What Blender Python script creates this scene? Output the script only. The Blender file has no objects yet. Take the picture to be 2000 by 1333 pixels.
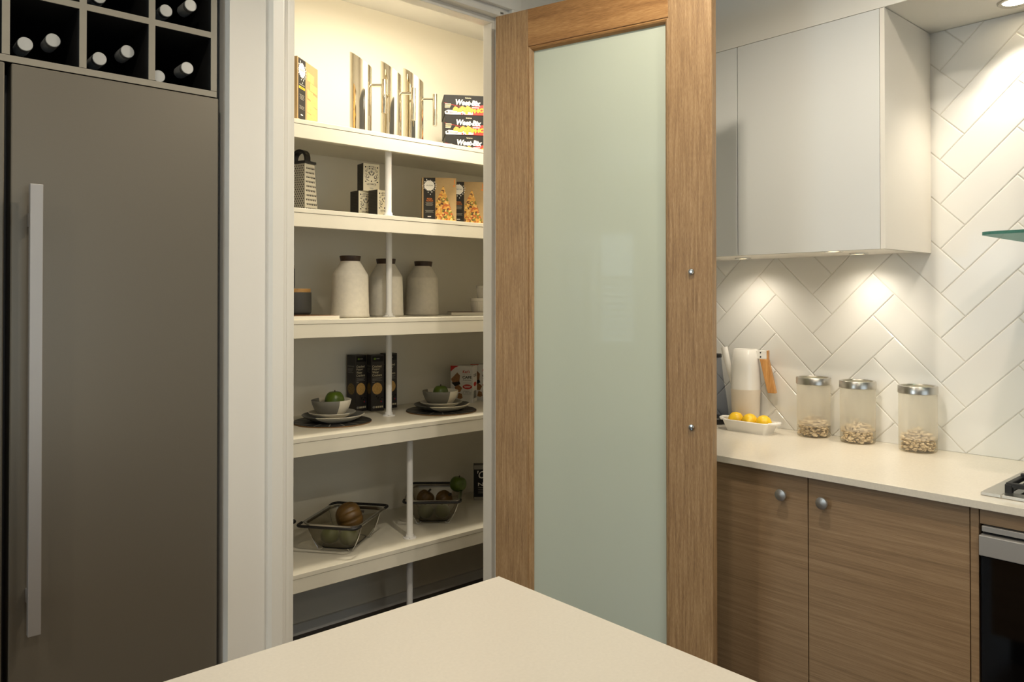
import bpy, bmesh, math, random
from mathutils import Vector, Matrix
random.seed(7)
PI = math.pi
scene = bpy.context.scene
C = scene.collection

# ------------------------------------------------------------------ camera, world, exposure
cam_d = bpy.data.cameras.new('camera')
cam_d.sensor_width = 36.0
cam_d.lens = 1513.3 / 2000 * 36
cam_d.shift_y = -(666.5 - 570.8) / 2000
cam_d.clip_start = 0.02
cam = bpy.data.objects.new('camera', cam_d)
C.objects.link(cam)
cam.location = (0, 0, 1.39)
cam.rotation_euler = (math.radians(90 + 0.5114), 0, math.radians(48.253 - 90))
scene.camera = cam

scene.view_settings.view_transform = 'Standard'
scene.view_settings.look = 'None'
scene.view_settings.gamma = 1.0
scene.view_settings.use_curve_mapping = False
scene.view_settings.exposure = 0.38

world = bpy.data.worlds.new('sky'); scene.world = world
world.use_nodes = True
wb = world.node_tree.nodes['Background']
wb.inputs['Color'].default_value = (0.75, 0.86, 1.0, 1)
wb.inputs['Strength'].default_value = 0.7
scene.cycles.max_bounces = 6
scene.cycles.diffuse_bounces = 3
scene.cycles.glossy_bounces = 3
scene.cycles.transparent_max_bounces = 9
scene.cycles.caustics_reflective = False
scene.cycles.caustics_refractive = False


def area(name, loc, rot, sx, sy, power, col):
    l = bpy.data.lights.new(name, 'AREA'); l.shape = 'RECTANGLE'
    l.size = sx; l.size_y = sy; l.energy = power; l.color = col
    o = bpy.data.objects.new(name, l); C.objects.link(o)
    o.location = loc; o.rotation_euler = rot
    return o


DAY = (0.84, 0.92, 1.0)
WARM = (1.0, 0.92, 0.77)
WARM2 = (1.0, 0.90, 0.745)
# daylight just outside the three windows
area('daylight_west_a', (-4.14, 1.55, 1.5), (0, -PI / 2, 0), 1.25, 1.15, 58, DAY)
area('daylight_west_b', (-4.14, 2.9, 1.5), (0, -PI / 2, 0), 1.25, 1.05, 5, DAY)
area('daylight_south', (-0.2, -3.64, 1.15), (PI / 2, 0, 0), 3.4, 2.2, 18, (0.98, 0.98, 1.0))

# ------------------------------------------------------------------ materials
MATS = {}


def lin(c):
    return tuple(((v / 255) / 12.92 if v / 255 <= 0.04045 else ((v / 255 + 0.055) / 1.055) ** 2.4) for v in c) + (1,)


def nodes(name):
    m = bpy.data.materials.new(name); m.use_nodes = True
    nt = m.node_tree; b = nt.nodes['Principled BSDF']
    MATS[name] = m
    return m, nt, b


def mat(name, rgb, rough=0.5, metal=0.0, spec=0.5, var=0.0, vscale=30, bump=0.0, bscale=200, coat=0.0, emis=None, estr=0):
    m, nt, b = nodes(name)
    b.inputs['Base Color'].default_value = lin(rgb)
    b.inputs['Roughness'].default_value = rough
    b.inputs['Metallic'].default_value = metal
    b.inputs['Specular IOR Level'].default_value = spec
    b.inputs['Coat Weight'].default_value = coat
    if emis:
        b.inputs['Emission Color'].default_value = lin(emis); b.inputs['Emission Strength'].default_value = estr
    if var or bump:
        tc = nt.nodes.new('ShaderNodeTexCoord')
    if var:
        n = nt.nodes.new('ShaderNodeTexNoise'); n.inputs['Scale'].default_value = vscale; n.inputs['Detail'].default_value = 4
        nt.links.new(tc.outputs['Object'], n.inputs['Vector'])
        r = nt.nodes.new('ShaderNodeValToRGB')
        c = lin(rgb)
        r.color_ramp.elements[0].position = 0.3; r.color_ramp.elements[1].position = 0.7
        r.color_ramp.elements[0].color = tuple(v * (1 - var) for v in c[:3]) + (1,)
        r.color_ramp.elements[1].color = tuple(min(1, v * (1 + var)) for v in c[:3]) + (1,)
        nt.links.new(n.outputs['Fac'], r.inputs['Fac']); nt.links.new(r.outputs['Color'], b.inputs['Base Color'])
    if bump:
        n = nt.nodes.new('ShaderNodeTexNoise'); n.inputs['Scale'].default_value = bscale; n.inputs['Detail'].default_value = 3
        nt.links.new(tc.outputs['Object'], n.inputs['Vector'])
        bp = nt.nodes.new('ShaderNodeBump'); bp.inputs['Strength'].default_value = bump; bp.inputs['Distance'].default_value = 0.001
        nt.links.new(n.outputs['Fac'], bp.inputs['Height']); nt.links.new(bp.outputs['Normal'], b.inputs['Normal'])
    return m


def wood(name, dark, mid, light, scale, rough=0.45, bump=0.15, fine=1.0, coat=0.0):
    """scale: xyz frequency of the grain noise (small along the grain)"""
    m, nt, b = nodes(name)
    tc = nt.nodes.new('ShaderNodeTexCoord')
    mp = nt.nodes.new('ShaderNodeMapping'); mp.inputs['Scale'].default_value = scale
    nt.links.new(tc.outputs['Object'], mp.inputs['Vector'])
    n1 = nt.nodes.new('ShaderNodeTexNoise'); n1.inputs['Scale'].default_value = 1.0; n1.inputs['Detail'].default_value = 7
    n1.inputs['Roughness'].default_value = 0.65; n1.inputs['Distortion'].default_value = 0.35
    nt.links.new(mp.outputs['Vector'], n1.inputs['Vector'])
    mp2 = nt.nodes.new('ShaderNodeMapping'); mp2.inputs['Scale'].default_value = tuple(s * 5 * fine for s in scale)
    nt.links.new(tc.outputs['Object'], mp2.inputs['Vector'])
    n2 = nt.nodes.new('ShaderNodeTexNoise'); n2.inputs['Scale'].default_value = 1.0; n2.inputs['Detail'].default_value = 3
    nt.links.new(mp2.outputs['Vector'], n2.inputs['Vector'])
    mx = nt.nodes.new('ShaderNodeMix'); mx.data_type = 'FLOAT'; mx.inputs[0].default_value = 0.42
    nt.links.new(n1.outputs['Fac'], mx.inputs[2]); nt.links.new(n2.outputs['Fac'], mx.inputs[3])
    r = nt.nodes.new('ShaderNodeValToRGB')
    e = r.color_ramp.elements
    e[0].position = 0.32; e[0].color = lin(dark); e[1].position = 0.68; e[1].color = lin(light)
    k = e.new(0.5); k.color = lin(mid)
    nt.links.new(mx.outputs[0], r.inputs['Fac']); nt.links.new(r.outputs['Color'], b.inputs['Base Color'])
    bp = nt.nodes.new('ShaderNodeBump'); bp.inputs['Strength'].default_value = bump; bp.inputs['Distance'].default_value = 0.001
    nt.links.new(n2.outputs['Fac'], bp.inputs['Height']); nt.links.new(bp.outputs['Normal'], b.inputs['Normal'])
    b.inputs['Roughness'].default_value = rough; b.inputs['Coat Weight'].default_value = coat
    return m


def glassy(name, tint, alpha, rough=0.05, diff=None, trans=0.0):
    """thin sheet: share `alpha` of what lies behind, the rest a glossy (and, where milky, diffuse) surface"""
    m = bpy.data.materials.new(name); m.use_nodes = True; nt = m.node_tree
    for n in list(nt.nodes): nt.nodes.remove(n)
    out = nt.nodes.new('ShaderNodeOutputMaterial')
    tr = nt.nodes.new('ShaderNodeBsdfTransparent'); tr.inputs['Color'].default_value = lin(tint)
    b = nt.nodes.new('ShaderNodeBsdfPrincipled')
    b.inputs['Base Color'].default_value = lin(diff or tint); b.inputs['Roughness'].default_value = rough
    if diff is None: b.inputs['Metallic'].default_value = 1.0
    mx = nt.nodes.new('ShaderNodeMixShader'); mx.inputs[0].default_value = alpha
    src = b.outputs[0]
    if trans:
        tl = nt.nodes.new('ShaderNodeBsdfTranslucent'); tl.inputs['Color'].default_value = lin(diff or tint)
        m2 = nt.nodes.new('ShaderNodeMixShader'); m2.inputs[0].default_value = trans
        nt.links.new(b.outputs[0], m2.inputs[1]); nt.links.new(tl.outputs[0], m2.inputs[2]); src = m2.outputs[0]
    nt.links.new(src, mx.inputs[1]); nt.links.new(tr.outputs[0], mx.inputs[2])
    nt.links.new(mx.outputs[0], out.inputs['Surface'])
    MATS[name] = m
    return m


mat('paint', (233, 229, 220), 0.75, bump=0.05, bscale=400)
mat('paint_warm_light', (238, 231, 212), 0.75, bump=0.05, bscale=400)  # wall paint tinted yellower to carry the warm light inside the pantry
mat('paint_trim', (236, 232, 222), 0.35, bump=0.02, bscale=300)
mat('ceiling', (238, 235, 228), 0.8)
wood('floor_wood', (40, 29, 20), (58, 43, 30), (72, 54, 38), (1.2, 30, 30), 0.4)
mat('shelf_white', (228, 221, 202), 0.38)
mat('pvc', (240, 238, 234), 0.3)
mat('stone', (222, 214, 198), 0.25, var=0.035, vscale=180)
mat('stone_island', (198, 191, 178), 0.32, var=0.03, vscale=200)
mat('fridge', (120, 113, 100), 0.36, metal=0.4, var=0.02, vscale=500)
mat('fridge_side', (30, 29, 28), 0.5)
mat('handle_alu', (176, 172, 168), 0.42, metal=0.6)
mat('rack_edge', (150, 143, 128), 0.55, var=0.02)
mat('recess_shade', (10, 9, 9), 0.7)  # near black: shade deep in the rack cells put into the colour
mat('cap', (190, 190, 186), 0.35, metal=0.35)
mat('bottle_glass', (14, 18, 14), 0.1)
wood('door_wood', (118, 88, 58), (160, 126, 86), (192, 160, 118), (150, 150, 7), 0.42, 0.5, 2.0)
wood('door_wood_rail', (122, 84, 46), (160, 116, 68), (186, 144, 92), (2.4, 30, 34), 0.42, 0.35, 3.0)
wood('cab_wood', (128, 104, 77), (154, 126, 95), (174, 147, 114), (110, 1.6, 120), 0.42, 0.10, 2.0)
wood('handle_wood', (176, 120, 62), (206, 150, 88), (224, 176, 112), (60, 60, 6), 0.45, 0.1)
wood('board_wood', (84, 58, 34), (112, 80, 48), (130, 98, 62), (8, 60, 60), 0.5, 0.1)
wood('bamboo', (176, 128, 66), (196, 150, 86), (206, 162, 98), (10, 60, 60), 0.5, 0.1)
wood('lid_walnut', (38, 25, 17), (56, 38, 26), (70, 50, 36), (14, 60, 60), 0.5, 0.1)
mat('gloss_white', (226, 226, 222), 0.14, spec=0.55)
mat('gloss_white_side', (236, 230, 218), 0.2)
mat('carcass', (238, 234, 226), 0.4)
mat('tile', (238, 236, 230), 0.09, spec=0.6, var=0.012, vscale=3)
mat('grout', (222, 217, 204), 0.85)
mat('chrome', (220, 220, 218), 0.12, metal=1.0)
mat('steel', (200, 196, 188), 0.28, metal=1.0)
mat('grater_steel', (222, 216, 200), 0.36, metal=0.65)
mat('oven_steel', (176, 173, 168), 0.36, metal=0.45)
mat('polished', (214, 206, 188), 0.06, metal=1.0)
mat('knob_steel', (186, 183, 178), 0.38, metal=0.9)
mat('black_glass', (6, 6, 7), 0.05)
mat('black_matte', (22, 21, 20), 0.45)
mat('black_rubber', (18, 16, 15), 0.5)
mat('cast_iron', (26, 25, 24), 0.55)
mat('white_ceramic', (238, 234, 226), 0.12, spec=0.6)
mat('bisque', (222, 210, 192), 0.7, bump=0.1, bscale=500)
mat('stoneware', (226, 218, 200), 0.7, var=0.05, vscale=60, bump=0.15, bscale=300)
mat('grey_cup', (74, 72, 66), 0.55)
mat('ramekin', (232, 226, 210), 0.25)
mat('slate', (34, 34, 33), 0.5, var=0.2, vscale=40)
mat('inlay', (168, 164, 150), 0.5)
mat('mat_edge', (120, 88, 50), 0.6)
mat('lemon', (250, 202, 38), 0.38, var=0.06, vscale=30, bump=0.5, bscale=260)
mat('lemon_tip', (60, 52, 16), 0.6)
mat('apple_green', (76, 96, 22), 0.3, var=0.22, vscale=26)
mat('gourd_green', (86, 96, 30), 0.4, var=0.3, vscale=30)
mat('gourd_brown', (104, 76, 34), 0.42, var=0.35, vscale=22)
mat('stem', (44, 34, 16), 0.7)
mat('bean', (226, 206, 172), 0.6, var=0.18, vscale=60)
mat('ink_black', (26, 24, 22), 0.6, spec=0.3)
mat('ink_dark', (40, 37, 33), 0.6, spec=0.3)
mat('ink_white', (240, 236, 226), 0.5)
mat('ink_cream', (226, 214, 178), 0.5)
mat('ink_grey', (150, 146, 134), 0.5)
mat('ink_yellow', (240, 190, 30), 0.5)
mat('ink_orange', (216, 120, 36), 0.5)
mat('ink_red', (196, 40, 26), 0.5)
mat('ink_green', (108, 140, 34), 0.5)
mat('ink_blue', (48, 56, 104), 0.5)
mat('kraft', (166, 138, 92), 0.6, var=0.04, vscale=90)
mat('card_white', (228, 224, 214), 0.5)
mat('card_cream', (232, 222, 194), 0.5)
mat('card_black', (50, 45, 41), 0.45)
mat('card_tea_side', (48, 44, 36), 0.5, var=0.1)
mat('weet_black', (24, 22, 20), 0.6, spec=0.3)
mat('cracker', (214, 170, 96), 0.6, var=0.3, vscale=320)
mat('olive_print', (120, 98, 52), 0.6, var=0.45, vscale=190)
mat('bread', (222, 170, 100), 0.6, var=0.16, vscale=70)
mat('cereal', (204, 146, 60), 0.6, var=0.25, vscale=160)
mat('slice_print', (150, 104, 58), 0.6, var=0.4, vscale=160)
glassy('window_glass', (240, 246, 248), 0.92, 0.02, (220, 226, 228))
glassy('hood_glass', (150, 190, 182), 0.72, 0.03, (60, 110, 100))
glassy('clear_glass', (236, 238, 232), 0.82, 0.04, (210, 212, 206))
glassy('frosted_jar', (250, 248, 242), 0.60, 0.35, (250, 247, 240), 0.6)
glassy('jar_base', (246, 243, 236), 0.88, 0.05, (226, 220, 206))
glassy('smoke_glass', (222, 225, 232), 0.88, 0.05, (110, 116, 128))
glassy('steel_mesh', (206, 202, 190), 0.82, 0.3)
mat('downlight_lens', (255, 244, 224), 0.4, emis=(255, 236, 200), estr=14)
mat('soft_lens', (255, 244, 224), 0.4, emis=(255, 226, 176), estr=6)
mat('slat', (236, 238, 240), 0.5)


def pizza_mat():
    m, nt, b = nodes('pizza')
    tc = nt.nodes.new('ShaderNodeTexCoord')
    v = nt.nodes.new('ShaderNodeTexVoronoi'); v.inputs['Scale'].default_value = 120; v.inputs['Randomness'].default_value = 1
    nt.links.new(tc.outputs['Object'], v.inputs['Vector'])
    r = nt.nodes.new('ShaderNodeValToRGB'); r.color_ramp.interpolation = 'CONSTANT'
    e = r.color_ramp.elements
    cols = [(0, (206, 150, 62)), (0.28, (182, 96, 40)), (0.45, (226, 186, 104)), (0.62, (120, 116, 40)), (0.74, (214, 160, 70)), (0.88, (92, 54, 28))]
    e[0].color = lin(cols[0][1]); e[1].position = cols[1][0]; e[1].color = lin(cols[1][1])
    for p, c in cols[2:]:
        k = e.new(p); k.color = lin(c)
    s = nt.nodes.new('ShaderNodeSeparateColor')
    nt.links.new(v.outputs['Color'], s.inputs['Color']); nt.links.new(s.outputs['Red'], r.inputs['Fac'])
    nt.links.new(r.outputs['Color'], b.inputs['Base Color']); b.inputs['Roughness'].default_value = 0.5


pizza_mat()


def two_tone(name, a, bcol, nx, ny, off):
    """glaze split along a straight line: colour a where nx*x+ny*y > off"""
    m, nt, b = nodes(name)
    tc = nt.nodes.new('ShaderNodeTexCoord')
    d = nt.nodes.new('ShaderNodeVectorMath'); d.operation = 'DOT_PRODUCT'; d.inputs[1].default_value = (nx, ny, 0)
    nt.links.new(tc.outputs['Object'], d.inputs[0])
    g = nt.nodes.new('ShaderNodeMath'); g.operation = 'GREATER_THAN'; g.inputs[1].default_value = off
    nt.links.new(d.outputs['Value'], g.inputs[0])
    mx = nt.nodes.new('ShaderNodeMix'); mx.data_type = 'RGBA'
    mx.inputs[6].default_value = lin(bcol); mx.inputs[7].default_value = lin(a)
    nt.links.new(g.outputs[0], mx.inputs[0]); nt.links.new(mx.outputs[2], b.inputs['Base Color'])
    b.inputs['Roughness'].default_value = 0.45


CREAM, GREY = (222, 214, 194), (116, 113, 103)
# camera looks about 53 degrees from +x at the shelf: u = across the view, v = away
def uv_plane(nu, nv, ang=math.radians(53)):
    ux, uy = math.sin(ang), -math.cos(ang); vx, vy = math.cos(ang), math.sin(ang)
    return nu * ux + nv * vx, nu * uy + nv * vy
_n = uv_plane(0.76, 0.65); two_tone('glaze_bowl', CREAM, GREY, _n[0], _n[1], -0.01)
_n = uv_plane(-0.75, -0.66); two_tone('glaze_side_plate', CREAM, (150, 146, 134), _n[0], _n[1], -0.02)
_n = uv_plane(0.62, -0.78); two_tone('glaze_plate', CREAM, (92, 90, 84), _n[0], _n[1], 0.055)

# frosted door pane: milky, glossy front
def door_glass():
    m = bpy.data.materials.new('door_glass'); m.use_nodes = True; nt = m.node_tree
    b = nt.nodes['Principled BSDF']; out = nt.nodes['Material Output']
    b.inputs['Base Color'].default_value = lin((220, 226, 210)); b.inputs['Roughness'].default_value = 0.04
    b.inputs['Specular IOR Level'].default_value = 0.5
    t = nt.nodes.new('ShaderNodeBsdfTranslucent'); t.inputs['Color'].default_value = lin((220, 228, 210))
    mx = nt.nodes.new('ShaderNodeMixShader'); mx.inputs[0].default_value = 0.3
    nt.links.new(b.outputs[0], mx.inputs[1]); nt.links.new(t.outputs[0], mx.inputs[2])
    nt.links.new(mx.outputs[0], out.inputs['Surface']); MATS['door_glass'] = m
door_glass()


# ------------------------------------------------------------------ mesh builder
class MB:
    def __init__(s): s.v = []; s.f = []

    def add(s, vs, fs):
        o = len(s.v); s.v += [tuple(p) for p in vs]; s.f += [tuple(i + o for i in f) for f in fs]; return s

    def box(s, x0, x1, y0, y1, z0, z1):
        return s.add([(x0, y0, z0), (x1, y0, z0), (x1, y1, z0), (x0, y1, z0), (x0, y0, z1), (x1, y0, z1), (x1, y1, z1), (x0, y1, z1)],
                     [(0, 3, 2, 1), (4, 5, 6, 7), (0, 1, 5, 4), (1, 2, 6, 5), (2, 3, 7, 6), (3, 0, 4, 7)])

    def frustum(s, lo, hi, z0, z1):
        """lo, hi: lists of (x,y) with equal counts"""
        n = len(lo)
        return s.add([(x, y, z0) for x, y in lo] + [(x, y, z1) for x, y in hi],
                     [tuple(range(n - 1, -1, -1)), tuple(range(n, 2 * n))] + [(i, (i + 1) % n, n + (i + 1) % n, n + i) for i in range(n)])

    def lathe(s, prof, seg=32, cx=0, cy=0, cz=0, rib=None, capb=True, capt=True):
        vs = []; fs = []
        n = len(prof)
        for i in range(seg):
            a = 2 * PI * i / seg
            for r, z in prof:
                k = rib(a, r, z) if rib else 1
                vs.append((cx + r * k * math.cos(a), cy + r * k * math.sin(a), cz + z))
        for i in range(seg):
            j = (i + 1) % seg
            for k in range(n - 1):
                fs.append((i * n + k, j * n + k, j * n + k + 1, i * n + k + 1))
        if capb and prof[0][0] > 1e-5: fs.append(tuple(i * n for i in range(seg - 1, -1, -1)))
        if capt and prof[-1][0] > 1e-5: fs.append(tuple(i * n + n - 1 for i in range(seg)))
        return s.add(vs, fs)

    def tube(s, pts, r, seg=10, closed=False):
        pts = [Vector(p) for p in pts]; n = len(pts)
        vs = []; fs = []; prev = None
        for i in range(n):
            if closed: t = pts[(i + 1) % n] - pts[i - 1]
            else: t = pts[min(i + 1, n - 1)] - pts[max(i - 1, 0)]
            t.normalize()
            up = prev if prev is not None else (Vector((0, 0, 1)) if abs(t.z) < 0.9 else Vector((1, 0, 0)))
            x = up - t * up.dot(t)
            if x.length < 1e-6: x = t.orthogonal()
            x.normalize(); y = t.cross(x); prev = x
            rr = r[i] if isinstance(r, (list, tuple)) else r
            for k in range(seg):
                a = 2 * PI * k / seg
                vs.append(pts[i] + x * (rr * math.cos(a)) + y * (rr * math.sin(a)))
        for i in range(n if closed else n - 1):
            j = (i + 1) % n
            for k in range(seg):
                l = (k + 1) % seg
                fs.append((i * seg + k, i * seg + l, j * seg + l, j * seg + k))
        if not closed:
            fs.append(tuple(range(seg - 1, -1, -1))); fs.append(tuple((n - 1) * seg + k for k in range(seg)))
        return s.add(vs, fs)

    def cyl(s, p, q, r, seg=20): return s.tube([p, q], r, seg)

    def build(s, name, m, parent=None, smooth=None, bevel=0, bseg=2):
        me = bpy.data.meshes.new(name); me.from_pydata(s.v, [], s.f)
        bm = bmesh.new(); bm.from_mesh(me)
        bmesh.ops.recalc_face_normals(bm, faces=bm.faces)
        if bevel:
            bmesh.ops.bevel(bm, geom=list(bm.edges), offset=bevel, segments=bseg, affect='EDGES', profile=0.5, clamp_overlap=True)
        bm.to_mesh(me); bm.free()
        me.materials.append(MATS[m])
        o = bpy.data.objects.new(name, me); C.objects.link(o)
        if parent: o.parent = parent
        if smooth:
            me.polygons.foreach_set('use_smooth', [True] * len(me.polygons))
            me.update()
            try: me.set_sharp_from_angle(angle=math.radians(smooth if smooth is not True else 40))
            except Exception: pass
        return o


def bx(x0, x1, y0, y1, z0, z1): return MB().box(x0, x1, y0, y1, z0, z1)


def tag(o, label, cat, group=None, kind=None):
    o['label'] = label
    if cat: o['category'] = cat
    if group: o['group'] = group
    if kind: o['kind'] = kind
    return o


def thing(name, label, cat, loc=(0, 0, 0), rotz=0.0, group=None, kind=None):
    o = bpy.data.objects.new(name, None); o.empty_display_size = 0.05
    C.objects.link(o); o.location = loc; o.rotation_euler = (0, 0, rotz)
    return tag(o, label, cat, group, kind)


def dup(root, loc, rotz=None, label=None):
    r = root.copy(); C.objects.link(r); r.location = loc
    if rotz is not None: r.rotation_euler = (0, 0, rotz)
    if label: r['label'] = label
    for ch in list(root.children):
        c = ch.copy(); C.objects.link(c); c.parent = r
        for g in list(ch.children):
            d = g.copy(); C.objects.link(d); d.parent = c
    return r


def struct(name, mb, m, label, bevel=0, smooth=None):
    o = mb.build(name, m, None, smooth, bevel); o['kind'] = 'structure'; o['label'] = label
    return o


_txt = {}
def text_mesh(s, bold=0.0, shear=0.0, space=1.0):
    key = (s, bold, shear, space)
    if key in _txt: return _txt[key]
    cu = bpy.data.curves.new('txt', 'FONT'); cu.body = s; cu.size = 1; cu.offset = bold; cu.shear = shear
    cu.space_character = space; cu.resolution_u = 3; cu.align_x = 'LEFT'
    ob = bpy.data.objects.new('txt', cu); C.objects.link(ob)
    bpy.context.view_layer.update()
    me = bpy.data.meshes.new_from_object(ob.evaluated_get(bpy.context.evaluated_depsgraph_get()))
    vs = [tuple(v.co[:2]) for v in me.vertices]; fs = [tuple(p.vertices) for p in me.polygons]
    x0 = min(v[0] for v in vs); x1 = max(v[0] for v in vs); y0 = min(v[1] for v in vs); y1 = max(v[1] for v in vs)
    bpy.data.objects.remove(ob); bpy.data.meshes.remove(me); bpy.data.curves.remove(cu)
    _txt[key] = ([((a - x0) / (x1 - x0), (b - y0) / (y1 - y0)) for a, b in vs], fs)
    return _txt[key]


# ------------------------------------------------------------------ the room shell
ZC = 2.69
struct('floor', bx(-4.1, 2.82, -3.6, 3.7, -0.05, 0), 'floor_wood', 'dark timber floor')
struct('ceiling', bx(-4.1, 2.82, -3.6, 3.7, ZC, ZC + 0.08), 'ceiling', 'white flat ceiling')
struct('wall_back', MB().box(0.783, 0.94, 1.97, 2.042, 0, ZC).box(0.94, 1.72, 1.97, 2.042, 2.36, ZC).box(1.72, 2.72, 1.97, 2.042, 0, ZC),
       'paint', 'cream wall around the pantry doorway')
struct('wall_pantry_left', bx(0.783, 0.86, 2.042, 3.0, 0, ZC), 'paint', 'cream side wall between fridge and pantry')
struct('wall_pantry_back', bx(0.783, 2.72, 3.0, 3.08, 0, ZC), 'paint_warm_light', 'cream back wall of the pantry behind the shelves')
struct('wall_niche', MB().box(-0.25, 0.783, 2.72, 2.8, 0, ZC).box(-0.25, -0.19, 2.0, 2.72, 0, ZC).box(-0.25, -0.19, 2.8, 3.6, 0, ZC), 'paint', 'wall of the fridge niche')
struct('wall_north', bx(-4.0, -0.19, 3.6, 3.68, 0, ZC), 'paint', 'far wall beyond the fridge niche')
ww = MB()
WY = [(1.0, 2.1), (2.4, 3.4)]
ww.box(-4.08, -4.0, -3.5, 1.0, 0, ZC).box(-4.08, -4.0, 2.1, 2.4, 0, ZC).box(-4.08, -4.0, 3.4, 3.68, 0, ZC)
for a, b in WY: ww.box(-4.08, -4.0, a, b, 0, 0.9).box(-4.08, -4.0, a, b, 2.12, ZC)
struct('wall_left', ww, 'paint', 'cream wall with two windows')
struct('wall_front', MB().box(-4.0, -1.9, -3.58, -3.5, 0, ZC).box(1.5, 2.72, -3.58, -3.5, 0, ZC).box(-1.9, 1.5, -3.58, -3.5, 2.25, ZC), 'paint', 'wall with wide glazed opening')
wr = struct('wall_right', bx(2.7164, 2.82, -3.58, 3.08, 0, ZC), 'grout', 'kitchen wall behind the benchtop clad in white herringbone tiles')

# windows in the west wall
for i, (a, b) in enumerate(WY):
    w = thing('window_%d' % (i + 1), 'white framed window in the left wall', None, (-4.04, (a + b) / 2, 0.9), 0, kind='structure')
    hw = (b - a) / 2
    MB().box(-.03, .03, -hw, -hw + .04, 0, 1.22).box(-.03, .03, hw - .04, hw, 0, 1.22).box(-.03, .03, -hw + .04, hw - .04, 0, .04) \
        .box(-.03, .03, -hw + .04, hw - .04, 1.18, 1.22).box(-.03, .03, -hw + .04, hw - .04, .69, .73).build('window_frame', 'paint_trim', w)
    bx(-.004, .004, -hw + .04, hw - .04, .04, .69).build('pane', 'window_glass', w)
    bx(-.004, .004, -hw + .04, hw - .04, .73, 1.18).build('pane', 'window_glass', w)
    for k in range(9):
        z = .08 + k * .0685
        MB().add([(.012, -hw + .05, z), (.05, -hw + .05, z + .035), (.05, hw - .05, z + .035), (.012, hw - .05, z),
                  (.012, -hw + .05, z + .003), (.05, -hw + .05, z + .038), (.05, hw - .05, z + .038), (.012, hw - .05, z + .003)],
                 [(0, 3, 2, 1), (4, 5, 6, 7), (0, 1, 5, 4), (1, 2, 6, 5), (2, 3, 7, 6), (3, 0, 4, 7)]).build('slat', 'slat', w)
w = thing('window_3', 'wide glazed sliding opening in the front wall', None, (-0.2, -3.54, 0), 0, kind='structure')
fr = MB()
for x in (-1.7, -.58, .54, 1.64): fr.box(x, x + .06, -.03, .03, 0.02, 2.25)
fr.box(-1.7, 1.7, -.03, .03, 0, .02)
fr.build('window_frame', 'paint_trim', w)
for x in (-1.64, -.52, .6): bx(x, x + 1.04, -.004, .004, .02, 2.25).build('pane', 'window_glass', w)

# doorway trim: linings, stops, architraves
def tr(n, mb, lab, bev=0.0015): return struct('trim_%d' % n, mb, 'paint_trim', lab, bev)
tr(1, MB().box(0.94, 0.950, 1.968, 2.042, 0, 2.352).box(0.95, 0.976, 1.998, 2.042, 0, 2.327), 'cream left door jamb with stop')
tr(2, MB().box(1.705, 1.72, 1.968, 2.042, 0, 2.352).box(1.690, 1.705, 1.998, 2.042, 0, 2.327), 'cream right door jamb with stop')
tr(3, MB().box(0.95, 1.705, 1.968, 2.042, 2.345, 2.36).box(0.95, 1.705, 1.998, 2.042, 2.327, 2.345), 'cream door head with stop')
# architraves with a bevelled outer edge
def arch_profile(x_out, x_in, y0, y1):
    s = 1 if x_in > x_out else -1
    return [(x_out, y0), (x_out, y0 - (y0 - y1) * 0.55), (x_out + s * .008, y1), (x_in - s * .003, y1), (x_in, y1 + .003), (x_in, y0)]
p = arch_profile(0.885, 0.925, 1.97, 1.952); tr(4, MB().frustum(p, p, 0, 2.372), 'cream architrave left of the pantry doorway', 0)
p = arch_profile(1.785, 1.745, 1.97, 1.952); tr(5, MB().frustum(p, p, 0, 2.372), 'cream architrave right of the pantry doorway', 0)
tr(6, bx(0.885, 1.785, 1.952, 1.97, 2.372, 2.415), 'cream architrave over the pantry doorway', 0.003)
tr(7, MB().box(2.36, 2.72, -3.5, 1.97, 2.262, ZC), 'cream bulkhead above the wall cupboards', 0)
struct('baseboard_pantry', bx(0.86, 2.72, 2.986, 3.0, 0, 0.045), 'paint_trim', 'low cream skirting at the foot of the pantry back wall')

# ------------------------------------------------------------------ herringbone tiles
def inset(poly, d):
    n = len(poly); res = []
    for i in range(n):
        p0, p1, p2 = Vector(poly[i - 1]), Vector(poly[i]), Vector(poly[(i + 1) % n])
        e1 = (p1 - p0).normalized(); e2 = (p2 - p1).normalized()
        n1 = Vector((-e1.y, e1.x)); n2 = Vector((-e2.y, e2.x))
        b = (n1 + n2); k = max(0.35, 1 + n1.dot(n2))
        q = p1 + b * (d / k); res.append((q.x, q.y))
    return res


TP, A0, B0 = 0.1027, 0.014, 1.256
G = 0.0009
R2 = math.sqrt(2)
def tile_poly(a0, a1, b0, b1):
    a0 += G; b0 += G; a1 -= G; b1 -= G
    return [((b - a) / R2, (a + b) / R2) for a, b in ((a0, b0), (a1, b0), (a1, b1), (a0, b1))][::-1]   # (Y, z)


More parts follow.
